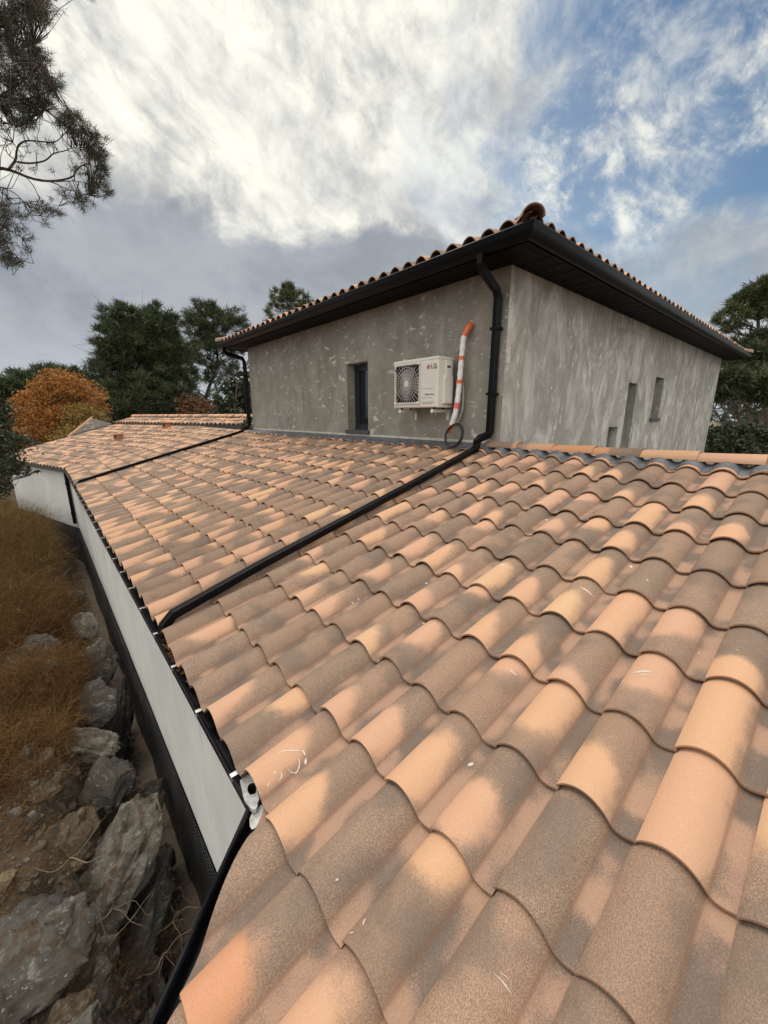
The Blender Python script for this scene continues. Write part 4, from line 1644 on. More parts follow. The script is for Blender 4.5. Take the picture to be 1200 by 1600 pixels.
def boulder(name, px_, py_, z, rx, ry, mat, label, cat, seed, sub=4, rot=0.0, depth=1.0, group=None, sink=.25):
    c = at_z(px_, py_, z)
    sx, sy = px2m(c, rx), px2m(c, ry)
    me = rock_mesh(seed, sub)
    d = ray(px_, py_).normalized()
    right = Vector((CY, SY, 0))
    upv = right.cross(d).normalized()
    basis = Matrix((right, upv, d)).transposed().to_4x4()       # seen face keeps its proportions; depth like the mean radius
    me.transform(Matrix.Translation(c + d * (sy * 0)) @ basis @ Matrix.Rotation(rot, 4, 'Z') @ Matrix.Diagonal((sx * 1.12, sy * 1.10, depth * (sx + sy) / 2 * .8, 1)))
    me.materials.append(mat)
    me.update()
    o = link(name, me)
    return tag(o, label, cat, group)


BO = [(108, 1556, -3.45, 84, 66, 'rock_pale', "broad pale limestone boulder at the bottom of the bank beside the black eave", .1, .8),
      (38, 1500, -3.22, 88, 92, 'rock_grey', "large brown-grey slab of rock left of the broad pale boulder", .5, .7),
      (170, 1375, -3.52, 52, 108, 'rock_pale', "tall whitish boulder standing between the soil bank and the dark upright rock", -.12, .8),
      (226, 1435, -3.85, 42, 108, 'rock_grey', "dark grey upright rock with pale flecks, nearest the wall in the trench", -.1, .8),
      (172, 1225, -3.52, 40, 46, 'rock_grey', "rounded grey boulder above the tall whitish one", .2, .9),
      (212, 1290, -3.95, 36, 60, 'rock_dark', "blackish boulder low in the trench beside the rounded grey one", -.2, .9),
      (133, 1168, -3.42, 58, 26, 'rock_pale', "flat pale ledge of rock at the upper edge of the bank", -.25, .9),
      (150, 1098, -3.50, 40, 40, 'rock_grey', "grey lump of bedrock halfway along the trench", .3, .9),
      (158, 1035, -3.55, 26, 34, 'rock_grey', "small grey rock jutting into the trench below the dry brush", .1, .9),
      (128, 985, -3.45, 26, 24, 'rock_pale', "pale rock at the edge of the dry brush, farther along the trench", .2, .9),
      (112, 935, -3.42, 20, 15, 'rock_pale', "farthest pale rock at the foot of the dry brush", .2, .9),
      (168, 1168, -3.68, 18, 14, 'rock_grey', "fist-like grey stone wedged under the pale ledge", .3, .9),
      (214, 1565, -3.95, 26, 36, 'rock_dark', "dark rock in the shadow under the slanting black gutter", .1, .9),
      (188, 1120, -3.95, 18, 60, 'rock_dark', "narrow dark rock face at the bottom of the trench", .25, .9),
      (88, 1345, -3.42, 66, 60, 'rock_earth', "earthy brown boulder half buried in the bank", .4, .7),
      (245, 1352, -4.15, 22, 26, 'rock_dark', "small dark stone on the trench floor close to the black sheet", .4, .9)]
for k, (a, b, z, rx, ry, mm, lab, rot, dep) in enumerate(BO):
    boulder('boulder', a, b, z, rx, ry, M[mm], lab, 'rock', 11 + k * 7, 5 if rx > 45 else 4, rot, dep, 'rocks of the bank')
for k in range(64):
    y = 1.8 + 9.0 * ((k + rng.random()) / 64) ** 1.25
    d_ = rng.uniform(-.55, .17)
    x = xbank(y) + d_
    z = gheight(x, y) + .03
    sz = rng.uniform(.05, .15) * (1.15 if d_ < 0 else .8)
    me = rock_mesh(400 + k * 3, 4)
    me.transform(Matrix.Translation((x, y, z)) @ Matrix.Rotation(rng.uniform(-.5, .5), 4, 'X') @ Matrix.Rotation(rng.uniform(0, 6.3), 4, 'Z') @ Matrix.Diagonal((sz * rng.uniform(.8, 1.7), sz, sz * rng.uniform(.8, 1.3), 1)))
    me.materials.append(M['rock_dark' if d_ > .02 else ('rock_grey', 'rock_pale', 'rock_earth')[k % 3]])
    tag(link('boulder', me), "craggy broken rock packed among the larger boulders along the trench", 'rock', 'broken rocks between the boulders')
ST = [(35, 1208, 30, 17, 'rock_tan', "flat ochre stone, biggest of the loose stones on the bank"),
      (72, 1181, 13, 10, 'rock_tan', "small squarish tan stone just above the flat ochre one"),
      (82, 1229, 21, 10, 'rock_pale', "long pale stone to the right of the flat ochre one"),
      (57, 1233, 9, 8, 'rock_tan', "little brown stone beside the long pale one"),
      (23, 1168, 8, 9, 'rock_pale', "small upright white stone on the bank"),
      (8, 1134, 10, 8, 'rock_pale', "white stone at the photo's left edge below the brush"),
      (22, 1143, 11, 6, 'rock_pale', "pale flat chip next to the white stone at the left edge"),
      (6, 1376, 15, 18, 'rock_tan', "mustard coloured stone at the photo's left edge"),
      (46, 1121, 8, 7, 'rock_tan', "round tan pebble under the dry brush"),
      (10, 1206, 13, 9, 'rock_grey', "grey stone left of the flat ochre one"),
      (62, 1303, 12, 9, 'rock_tan', "orange-brown stone in the soil below the long pale one"),
      (22, 1270, 12, 8, 'rock_pale', "pale stone amid crumbled soil at the left"),
      (110, 1262, 8, 6, 'rock_pale', "small pale chip at the soil's edge by the rounded boulder"),
      (100, 1062, 7, 6, 'rock_pale', "small bright stone under the brush near the trench"),
      (145, 1100, 9, 8, 'rock_pale', "little pale stone lying on the grey bedrock"),
      (225, 1543, 9, 11, 'rock_pale', "pale flat shard stuck beside the slanting gutter"),
      (38, 1062, 12, 6, 'rock_grey', "grey stone among the lower twigs of the brush")]
for k, (a, b, rx, ry, mm, lab) in enumerate(ST):
    p = at_z(a, b, -3.3)
    for _ in range(6):
        p = at_z(a, b, min(-2.4, gheight(p.x, p.y) + .02))
    boulder('stone', a, b, p.z, rx, ry, M[mm], lab, 'stone', 200 + k * 5, 3, (k * .7) % 1.5, .8, 'loose stones on the bank')

# pebbles: nobody would count them
V, Fq, off = [], [], 0
base_me = rock_mesh(5, 1, 5, .6)
bv = np.array([v.co[:] for v in base_me.vertices])
bf = np.array([p.vertices[:] for p in base_me.polygons])
n_p = 0
while n_p < 5200:
    y = 1.3 + 13 * rng.random() ** 1.6
    x = xbank(y) + rng.normal(-.25, .45)
    if x > WALLX - .12 or x < -2.5:
        continue
    r_ = .007 + .030 * rng.random() ** 4
    a = rng.random() * 6.28
    ca, sa = math.cos(a), math.sin(a)
    q = bv * np.array([r_ * rng.uniform(.8, 1.6), r_, r_ * rng.uniform(.5, .9)])
    q = np.stack([q[:, 0] * ca - q[:, 1] * sa, q[:, 0] * sa + q[:, 1] * ca, q[:, 2]], -1) + [x, y, gheight(x, y) + r_ * .3]
    V.append(q)
    Fq.append(bf + off)
    off += len(bv)
    n_p += 1
o = np_mesh('gravel', np.concatenate(V), np.concatenate(Fq), M['rock_pale'], smooth=True)
tag(o, "small pale stone crumbs scattered over the soil of the bank", "gravel", kind='stuff')

# ------------------------------------------------------------------ plants


def blades(name, roots, mat, hmin, hmax, w, spread, per, label, cat, kind=None, droop=.5, seg=3, group=None, lean=(0, 0)):
    """thin bent strands in tufts; one mesh"""
    P, Fc, A = [], [], []
    off = 0
    for (x, y, z, s_) in roots:
        for _ in range(per):
            h = rng.uniform(hmin, hmax) * s_
            a = rng.random() * 6.283
            out = rng.random() ** .7 * spread
            dx, dy = math.cos(a) * out + lean[0], math.sin(a) * out + lean[1]
            bx, by = x + rng.normal(0, .05 * s_), y + rng.normal(0, .05 * s_)
            wx_, wy_ = -math.sin(a + rng.normal(0, .8)) * w, math.cos(a + rng.normal(0, .8)) * w
            k1, k2 = rng.normal(0, .12, 2) * h
            for i in range(seg + 1):
                t_ = i / seg
                px_ = bx + dx * h * t_ ** 1.3 + k1 * math.sin(t_ * 4)
                py_ = by + dy * h * t_ ** 1.3 + k2 * math.sin(t_ * 3.3)
                pz_ = z - .02 + h * (t_ - droop * out * t_ * t_)
                ww = 1 - .75 * t_
                P += [(px_ - wx_ * ww, py_ - wy_ * ww, pz_), (px_ + wx_ * ww, py_ + wy_ * ww, pz_)]
            c = (rng.random(), rng.random(), 0, 1)
            A += [c] * (2 * (seg + 1))
            for i in range(seg):
                b = off + 2 * i
                Fc.append((b, b + 1, b + 3, b + 2))
            off += 2 * (seg + 1)
    o = np_mesh(name, P, Fc, mat, vattr={'rnd': A})
    return tag(o, label, cat, group, kind)


def bush(name, spots, mat, label, per, L, w, kind='stuff'):
    """tangled twiggy cushions: strands start in the cushion and wander"""
    n = len(spots) * per
    S = np.repeat(np.array(spots), per, 0)
    a = rng.random(n) * 6.283
    rad = np.sqrt(rng.random(n)) * .20 * S[:, 3]
    p = np.stack([S[:, 0] + np.cos(a) * rad, S[:, 1] + np.sin(a) * rad, S[:, 2] + rng.random(n) * .10 * S[:, 3]], -1)
    d = np.stack([np.cos(a) * rng.uniform(.2, 1.1, n), np.sin(a) * rng.uniform(.2, 1.1, n), rng.uniform(.1, 1.1, n)], -1) + rng.normal(0, .35, (n, 3))
    seg = 5
    st = (L * rng.uniform(.5, 1.2, n) * S[:, 3] / seg)[:, None]
    rows = []
    for i in range(seg + 1):
        d /= np.linalg.norm(d, axis=1, keepdims=True) + 1e-9
        sd = np.cross(d, rng.normal(0, 1, (n, 3)) if i == 0 else sd0 * .7 + rng.normal(0, .3, (n, 3)))
        sd /= np.linalg.norm(sd, axis=1, keepdims=True) + 1e-9
        if i == 0: sd0 = np.cross(sd, d)
        ww = w * (1 - .7 * i / seg)
        rows.append(np.stack([p - sd * ww, p + sd * ww], 1))
        p = p + d * st
        d = d + rng.normal(0, .55, (n, 3)) + np.array([0, 0, -.05])
    V = np.stack(rows, 1).reshape(-1, 3)
    k = np.arange(n)[:, None] * (2 * (seg + 1)) + np.arange(seg)[None, :] * 2
    Fc = np.stack([k, k + 1, k + 3, k + 2], -1).reshape(-1, 4)
    c = np.stack([rng.random(n), np.repeat(rng.random(len(spots)), per) * .6 + rng.random(n) * .4, np.zeros(n), np.ones(n)], -1)
    o = np_mesh(name, V, Fc, mat, vattr={'rnd': np.repeat(c, 2 * (seg + 1), 0)})
    return tag(o, label, 'dry brush', None, kind)


near_s, far_s = [], []
tries = 0
while len(near_s) + len(far_s) < 1450 and tries < 80000:
    tries += 1
    y = rng.uniform(3.4, 19)
    x = xbank(y) - .20 - (abs(rng.normal(0, .85)) if rng.random() < .72 else rng.uniform(0, 6.5)) - .25 * sm(6, 3.4, y) - .25 * sm(8, 11, y)
    if mnoise.noise(Vector((x * 1.3, y * .8, 2))) < -.12 + .25 * sm(5.5, 3.4, y) or (y < 4.6 and (rng.random() < .7 or x > -.35)):
        continue
    far = y + rng.normal(0, 1.2) > 9.5
    (far_s if far else near_s).append((x, y, gheight(x, y) - .02, rng.uniform(.7, 1.3) * (.9 + .55 * sm(5, 10, y))))
bush('dry_brush', near_s, M['brush'], "tangled red-brown dry brushwood on the bank beside the trench", 100, .44, .0023)
bush('dry_brush', far_s, M['brush_far'], "yellowish dry brushwood on the bank towards the far pale wall", 80, .50, .0032)
spots = []
while len(spots) < 620:
    y = rng.uniform(1.5, 7)
    x = xbank(y) + .05 - abs(rng.normal(0, .5))
    spots.append((x, y, gheight(x, y) - .01, rng.uniform(.5, 1.1)))
bush('dead_grass', spots, M['brush'], "matted dead grass and rootlets on the stony soil", 22, .16, .0013)['category'] = 'dead grass'


def root_plant(name, starts, label):
    mb = MB()
    for (a, b, z, sx, sy, n) in starts:
        p = at_z(a, b, z)
        for k in range(n):
            q = p.copy()
            pts = [q.copy()]
            dirv = Vector((sx + rng.normal(0, .5), sy + rng.normal(0, .5), rng.normal(-.2, .6)))
            for s_ in range(7):
                dirv += Vector((rng.normal(0, .45), rng.normal(0, .45), rng.normal(0, .35)))
                q = q + dirv.normalized() * .05
                pts.append(q.copy())
            r0 = rng.uniform(.0022, .0055)
            mb.tube(resample(pts, 14), [r0 * (1 - .06 * i) for i in range(14)], n=5)
    o = mb.build(name, M['root'])
    return tag(o, label, 'roots')


root_plant('roots', [(262, 1400, -3.9, .3, .2, 7), (270, 1440, -3.85, .1, -.3, 7), (255, 1490, -3.8, .2, -.2, 6), (245, 1380, -3.95, .1, .4, 5)], "tangle of thin dry roots hanging between the dark rock and the slanting gutter")
root_plant('roots', [(175, 1420, -3.35, .2, -.4, 3), (168, 1480, -3.35, -.2, -.4, 4), (110, 1340, -3.1, .3, .1, 3), (160, 1370, -3.25, .1, -.5, 3)], "few bare roots straying over the tall whitish boulder")

# dead leaves in the gutter by the pipe
V, Fq, A = [], [], []
for k in range(130):
    y = 2.62 + abs(rng.normal(0, .16)) * (-1 if rng.random() < .75 else .5) + .12
    c = Vector((WALLX - .05 + rng.normal(0, .018), y, GZ - .066 + rng.uniform(0, .035)))
    c.x = min(max(c.x, WALLX - .088), WALLX - .012)
    a = rng.random() * 6.28
    s_ = rng.uniform(.008, .02)
    u1 = Vector((math.cos(a), math.sin(a), rng.normal(0, .4))).normalized() * s_
    v1 = Vector((-math.sin(a), math.cos(a), rng.normal(0, .4))).normalized() * s_ * .6
    b = len(V)
    V += [tuple(c - u1), tuple(c - v1), tuple(c + u1), tuple(c + v1)]
    Fq.append((b, b + 1, b + 2, b + 3))
    A += [(rng.random(), rng.random(), 0, 1)] * 4
o = np_mesh('leaf_litter', V, Fq, M['dead_leaf'], vattr={'rnd': A})
tag(o, "brown leaf litter lying in the low gutter by the pipe end", "leaf litter", kind='stuff')


# ------------------------------------------------------------------ trees


def tufts_pine(centers, dirs, nn, L, w, jitter=.75):
    """needle bunches: nn thin triangles from each centre"""
    n = len(centers)
    C = np.repeat(np.asarray(centers), nn, 0)
    D = np.repeat(np.asarray(dirs), nn, 0) + rng.normal(0, jitter, (n * nn, 3))
    D /= np.linalg.norm(D, axis=1, keepdims=True) + 1e-9
    S = np.cross(D, rng.normal(0, 1, (n * nn, 3)))
    S /= np.linalg.norm(S, axis=1, keepdims=True) + 1e-9
    ln = L * rng.uniform(.6, 1.2, (n * nn, 1))
    B = C + rng.normal(0, L * .18, (n * nn, 3))
    V = np.stack([B - S * w, B + S * w, B + D * ln], 1).reshape(-1, 3)
    Fc = np.arange(n * nn * 3).reshape(-1, 3)
    t_ = np.repeat(rng.random((n, 1)), nn, 0) * .7 + rng.random((n * nn, 1)) * .3
    a = np.concatenate([t_, np.repeat(rng.random((n, 1)), nn, 0), np.zeros_like(t_), np.ones_like(t_)], 1)
    return V, Fc, np.repeat(a, 3, 0)


def leaves_flat(centers, s, flat=.0):
    n = len(centers)
    C = np.asarray(centers)
    U = rng.normal(0, 1, (n, 3))
    U /= np.linalg.norm(U, axis=1, keepdims=True)
    W = np.cross(U, rng.normal(0, 1, (n, 3)))
    W /= np.linalg.norm(W, axis=1, keepdims=True)
    ln = s * rng.uniform(.6, 1.3, (n, 1))
    V = np.stack([C - U * ln, C - W * ln * .5, C + U * ln, C + W * ln * .5], 1).reshape(-1, 3)
    Fc = np.arange(n * 4).reshape(-1, 4)
    a = np.concatenate([rng.random((n, 1)), rng.random((n, 1)), np.zeros((n, 1)), np.ones((n, 1))], 1)
    return V, Fc, np.repeat(a, 4, 0)


def crown_points(blobs, total, clump=14, cl_r=.30, shell=.55, flat=1.0):
    """points gathered in clumps through the volume of the blobs, denser near the outside"""
    vol = np.array([b[1][0] * b[1][1] * b[1][2] * b[2] for b in blobs]) ** .75
    vol /= vol.sum()
    pts, dirs = [], []
    for b, f in zip(blobs, vol):
        n_cl = max(2, int(total * f / clump))
        c, r = np.array(b[0]), np.array(b[1])
        for _ in range(n_cl):
            d = rng.normal(0, 1, 3)
            d /= np.linalg.norm(d)
            rad = rng.random() ** (shell * .6) if rng.random() < .8 else rng.random()
            rad *= 1 + .55 * mnoise.noise(Vector(tuple(d * 2.3 + c)))
            cc = c + d * r * rad
            rr = cl_r * min(r.mean(), 1.6) * rng.uniform(.35, 1.2)
            q = rng.normal(0, 1, (clump, 3)) * rr * .55 * np.array([1, 1, .7 * flat])
            pts.append(cc + q)
            dd = d * .8 + q / (rr + 1e-6) * .5 + np.array([0, 0, .35])
            dirs.append(dd)
    return np.concatenate(pts), np.concatenate(dirs)


def limb_path(p, q, n=7, wob=.12, sag=0.0):
    p, q = Vector(p), Vector(q)
    L = (q - p).length
    pts = []
    for k in range(n):
        t_ = k / (n - 1)
        w = math.sin(t_ * math.pi) * wob * L
        pts.append(p.lerp(q, t_) + Vector((rng.normal(0, .4) * w, rng.normal(0, .4) * w, rng.normal(0, .4) * w - sag * L * math.sin(t_ * math.pi))))
    return pts


def tree(name, label, cat, group, trunk_px, blobs_px, dist, leaf, mat, bark, total, size, width=.03, nn=9, zbase=-4.4, tr_r=.18, clump=14, cl_r=.3,
         shell=.55, limbs=True, twigs=40, jitter=.75, dj=1.0):
    """trunk_px: (px, py) points upwards from a base on the ground; blobs_px: (px, py, rx, ry[, weight, depth offset])"""
    top = [at(a, b, dist) for a, b in trunk_px]
    base = Vector((top[0].x, top[0].y, zbase))
    t_obj = empty(name, base, label, cat, group)
    tp = [base] + [p for p in top if p.z > zbase + .3]
    blobs = []
    for bp in blobs_px:
        wgt = bp[4] if len(bp) > 4 else 1.0
        dd = bp[5] if len(bp) > 5 else rng.normal(0, dj)
        c = at(bp[0], bp[1], dist + dd)
        rx, rz = px2m(c, bp[2]), px2m(c, bp[3])
        blobs.append((c, (rx, rx, rz), wgt))
    mb = MB()
    tpts = resample(tp, 18) if len(tp) > 1 else [base, base + Vector((0, 0, 1))]
    nt_ = len(tpts)
    mb.tube(tpts, [tr_r * (1 - .8 * k / (nt_ - 1)) for k in range(nt_)], n=9)
    if limbs:
        for (c, r, w) in blobs:
            for _ in range(3):
                tgt = Vector(c) + Vector((rng.normal(0, .45) * r[0], rng.normal(0, .45) * r[1], rng.normal(0, .35) * r[2]))
                k = min(range(nt_), key=lambda i: abs(tpts[i].z - (tgt.z - .45 * abs((tgt - tpts[i]).to_2d().length))) + .02 * i)
                k = max(3, k)
                r0 = tr_r * (1 - .8 * k / (nt_ - 1)) * .55
                lp = limb_path(tpts[k], tgt, 8, .10, -.04)
                mb.tube(lp, [max(.012, r0 * (1 - .8 * i / 7)) for i in range(8)], n=6)
                for _ in range(twigs // max(1, len(blobs))):
                    s_ = lp[rng.integers(3, 8)]
                    e_ = Vector(c) + Vector((rng.normal(0, .7) * r[0], rng.normal(0, .7) * r[1], rng.normal(0, .6) * r[2]))
                    mb.tube(limb_path(s_, e_, 5, .12), [r0 * .22, r0 * .18, r0 * .14, r0 * .1, r0 * .06], n=4, cap=False)
    mb.build('trunk', bark, t_obj)
    pts, dirs = crown_points([(tuple(c), r, w) for c, r, w in blobs], total, clump, cl_r, shell)
    if leaf == 'needle':
        Vv, Fc, A = tufts_pine(pts, dirs, nn, size, width, jitter)
    else:
        Vv, Fc, A = leaves_flat(pts, size)
    np_mesh('crown', Vv, Fc, mat, t_obj, vattr={'rnd': A})
    return t_obj


GP = 'trees around the house'
tree('pine_tree', "big dark bushy pine in the middle of the trees behind the far wing", 'tree', GP,
     [(218, 655), (215, 600), (222, 530), (222, 490)],
     [(205, 505, 34, 26), (185, 498, 14, 24), (252, 512, 34, 28), (240, 492, 14, 16), (270, 505, 10, 22), (228, 560, 66, 50, 1.3), (172, 535, 22, 20, .6), (158, 530, 12, 10, .4), (166, 590, 24, 40), (270, 575, 30, 46),
      (215, 625, 72, 32, 1.2), (170, 630, 28, 26), (285, 610, 18, 34, .8), (275, 645, 25, 20)],
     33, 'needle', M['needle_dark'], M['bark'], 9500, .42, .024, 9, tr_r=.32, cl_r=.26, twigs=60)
tree('pine_tree', "airy pale green pine with bare limbs, between the big dark pine and the house", 'tree', GP,
     [(318, 655), (325, 610), (340, 570), (335, 520), (333, 495)],
     [(330, 492, 32, 17), (310, 512, 22, 16), (352, 500, 24, 18), (372, 512, 14, 18), (318, 535, 26, 14, .7), (345, 535, 30, 16, .7), (300, 555, 16, 14, .6), (335, 575, 36, 20, .35), (310, 610, 26, 26, .4), (368, 550, 14, 22, .6)],
     37, 'needle', M['needle_mid'], M['bark'], 3400, .40, .022, 8, tr_r=.22, cl_r=.30, twigs=90)
tree('pine_tree', "top of a bright green pine showing above the upper roof", 'tree', GP,
     [(452, 640), (452, 540), (452, 470)],
     [(450, 470, 24, 20), (440, 462, 15, 16), (462, 460, 14, 16), (432, 484, 14, 14), (478, 482, 18, 14), (426, 476, 7, 8, .6), (452, 452, 8, 9), (448, 525, 34, 26), (456, 575, 40, 26)],
     34, 'needle', M['needle_light'], M['bark'], 1700, .38, .024, 9, tr_r=.2, cl_r=.28)
tree('holm_oak', "round blackish green oak against the left corner of the upper block", 'tree', GP,
     [(368, 660), (368, 630), (370, 600)],
     [(368, 610, 22, 28), (352, 635, 20, 26), (384, 600, 14, 34), (376, 640, 22, 24), (345, 655, 18, 16)],
     21, 'leaf', M['leaf_holm'], M['bark'], 7500, .085, zbase=-4.4, tr_r=.15, cl_r=.25)
tree('oak_tree', "bright orange autumn oak at the left", 'tree', GP,
     [(85, 700), (85, 660), (88, 620)],
     [(88, 592, 24, 14), (66, 606, 22, 16), (112, 600, 26, 14), (50, 628, 24, 18), (90, 622, 32, 20), (128, 618, 26, 16), (38, 655, 20, 24), (152, 632, 16, 16), (75, 655, 34, 26), (112, 650, 32, 22), (60, 690, 44, 24), (110, 680, 36, 20), (26, 684, 14, 20, .6), (78, 580, 10, 8, .4), (100, 584, 12, 8, .4), (30, 630, 10, 10, .4), (160, 618, 10, 10, .5), (142, 600, 12, 9, .5), (52, 610, 10, 9, .4), (168, 645, 8, 10, .4)],
     27, 'leaf', M['leaf_orange'], M['bark_grey'], 42000, .052, zbase=-3.4, tr_r=.22, cl_r=.26, twigs=60)
tree('oak_tree', "dull ochre oak in front of the orange one, touching the far gable", 'tree', GP,
     [(132, 700), (132, 675), (134, 655)],
     [(135, 650, 26, 20), (115, 665, 22, 20), (148, 665, 18, 18), (120, 685, 34, 18)],
     26, 'leaf', M['leaf_ochre'], M['bark_grey'], 15000, .052, zbase=-3.4, tr_r=.12, cl_r=.28)
tree('pine_tree', "low green pine on the skyline behind the orange oak", 'tree', GP,
     [(70, 660), (70, 620)],
     [(70, 592, 44, 14), (40, 602, 30, 18), (105, 592, 34, 16), (120, 608, 24, 16), (85, 615, 50, 20)],
     46, 'needle', M['needle_mid'], M['bark'], 3600, .5, .034, 9, tr_r=.2, cl_r=.28)
tree('pine_tree', "shadowy green tree on the skyline at the left edge", 'tree', GP,
     [(6, 660), (6, 620)],
     [(8, 612, 26, 16), (-20, 606, 30, 22), (22, 630, 22, 22), (-10, 640, 30, 30)],
     40, 'needle', M['needle_dark'], M['bark'], 2600, .45, .032, 9, tr_r=.2, cl_r=.28)
tree('shrub', "rust brown shrub behind the far wing, right of the big dark pine", 'shrub', None,
     [(308, 660), (308, 640)],
     [(300, 636, 22, 18), (325, 642, 24, 14), (340, 652, 20, 10), (290, 650, 16, 10)],
     28, 'leaf', M['leaf_rust'], M['bark_grey'], 3600, .10, tr_r=.06, cl_r=.3)
tree('evergreen_shrub', "dark green leafy shrub at the left edge, its twig crossing the pale wall", 'shrub', None,
     [(-20, 800), (-15, 740), (-5, 690)],
     [(2, 650, 20, 24), (10, 690, 22, 26), (-15, 700, 40, 40), (8, 728, 22, 14), (34, 733, 18, 8, .5), (48, 737, 10, 5, .3), (-20, 760, 30, 24)],
     11.5, 'leaf', M['leaf_holm'], M['bark'], 6500, .036, zbase=-3.0, tr_r=.06, cl_r=.32, dj=.5)
# right side of the house
tree('pine_tree', "tall flat-topped pine at the right edge beyond the upper roof", 'tree', GP,
     [(1196, 690), (1192, 600), (1186, 540), (1184, 490), (1182, 465)],
     [(1180, 462, 26, 16), (1160, 470, 22, 14), (1205, 452, 28, 18), (1140, 486, 16, 10, .8), (1126, 500, 10, 9, .7), (1150, 500, 16, 9, .7), (1195, 490, 28, 10, .6), (1132, 512, 8, 7, .5), (1225, 475, 30, 18)],
     30, 'needle', M['needle_light'], M['bark'], 2100, .34, .021, 9, tr_r=.24, cl_r=.28, twigs=110)
tree('pine_tree', "dark spreading pine under the flat-topped one, behind the right roof corner", 'tree', GP,
     [(1172, 690), (1168, 620), (1164, 560)],
     [(1165, 542, 34, 16), (1195, 535, 30, 18), (1150, 560, 26, 12), (1190, 560, 34, 18), (1225, 550, 40, 26)],
     27, 'needle', M['needle_dark'], M['bark'], 2600, .34, .022, 9, tr_r=.16, cl_r=.3, twigs=60)
tree('pine_tree', "olive green pine with bare twisted grey trunks beside the right wall edge", 'tree', GP,
     [(1165, 690), (1150, 650), (1140, 620), (1135, 600)],
     [(1135, 595, 22, 14), (1165, 600, 30, 16), (1195, 605, 30, 18), (1120, 610, 14, 12), (1150, 618, 34, 10, .6), (1225, 600, 40, 26)],
     22, 'needle', M['needle_mid'], M['bark_grey'], 3400, .30, .022, 9, tr_r=.13, cl_r=.3, twigs=30)
for k, (pp, lab) in enumerate((([(1128, 668), (1120, 648), (1112, 630), (1104, 612)], "thin bare grey stem leaning left beside the right wall"),
                               ([(1140, 672), (1136, 650), (1126, 632), (1118, 615)], "bare grey stem between the thin leaning one and the forked trunk"),
                               ([(1186, 672), (1176, 650), (1164, 632), (1150, 618)], "thicker bare grey trunk leaning towards the house at the right edge"))):
    b0 = [at(a, b, 20 + k * .6) for a, b in pp]
    base = Vector((b0[0].x, b0[0].y, -4.4))
    so = empty('bare_stem', base, lab, 'tree', 'bare stems at the right')
    mb = MB()
    pts = resample([base] + b0, 16)
    r0 = .055 if k < 2 else .09
    mb.tube(pts, [r0 * (1 - .6 * i / 15) for i in range(16)], n=7)
    mb.build('trunk', M['bark_grey'], so)
    mb = MB()
    for _ in range(16):
        s_ = pts[rng.integers(7, 15)]
        e_ = s_ + Vector((rng.normal(0, .8), rng.normal(0, .8), rng.uniform(-.1, .9)))
        mb.tube(limb_path(s_, e_, 6, .2), [.022, .018, .015, .011, .008, .004], n=5, cap=False)
    mb.build('branches', M['bark_grey'], so)
tree('shrub', "dense dark green undergrowth bush behind the ridge at the right edge", 'shrub', None,
     [(1155, 705), (1155, 690)],
     [(1130, 680, 26, 16), (1160, 678, 30, 14), (1192, 684, 30, 20), (1118, 700, 26, 16), (1165, 705, 40, 18), (1225, 690, 40, 26)],
     18, 'leaf', M['leaf_holm'], M['bark'], 9000, .07, tr_r=.05, cl_r=.3)

# feathery dry plant in front of the pale far wall
roots = []
for (a, b, d_) in ((22, 792, 13.5), (30, 800, 13.0), (14, 800, 13.0), (40, 806, 12.6)):
    p = at(a, b, d_)
    roots.append((p.x, p.y, gheight(p.x, p.y) - .02, 1.0))
blades('dry_plant', roots, M['brush'], .7, 1.35, .0030, .62, 22, "feathery dry plant arching in front of the pale far wall", "plant", droop=.55, seg=8, lean=(.28, -.05))

# the far wood that closes the view
pts_, dirs_ = [], []
tr = MB()
for k in range(88):
    az = R(-80 + 200 * (k + rng.random()) / 88)
    dd = rng.uniform(52, 78)
    p = Vector((math.sin(az) * dd, math.cos(az) * dd, -4.4))
    h_ = rng.uniform(4.6, 6.6)
    bl = [((p.x + rng.normal(0, 1.2), p.y + rng.normal(0, 1.2), p.z + h_ * f), (3.2, 3.2, 1.6), 1) for f in (.25, .5, .75, .92)]
    a_, b_ = crown_points(bl, 260, 10, .4)
    pts_.append(a_)
    dirs_.append(b_)
Vv, Fc, A = tufts_pine(np.concatenate(pts_), np.concatenate(dirs_), 6, .95, .085)
o = np_mesh('forest', Vv, Fc, M['needle_dark'], vattr={'rnd': A})
tag(o, "dark belt of pine wood far behind the house", "forest", kind='stuff')

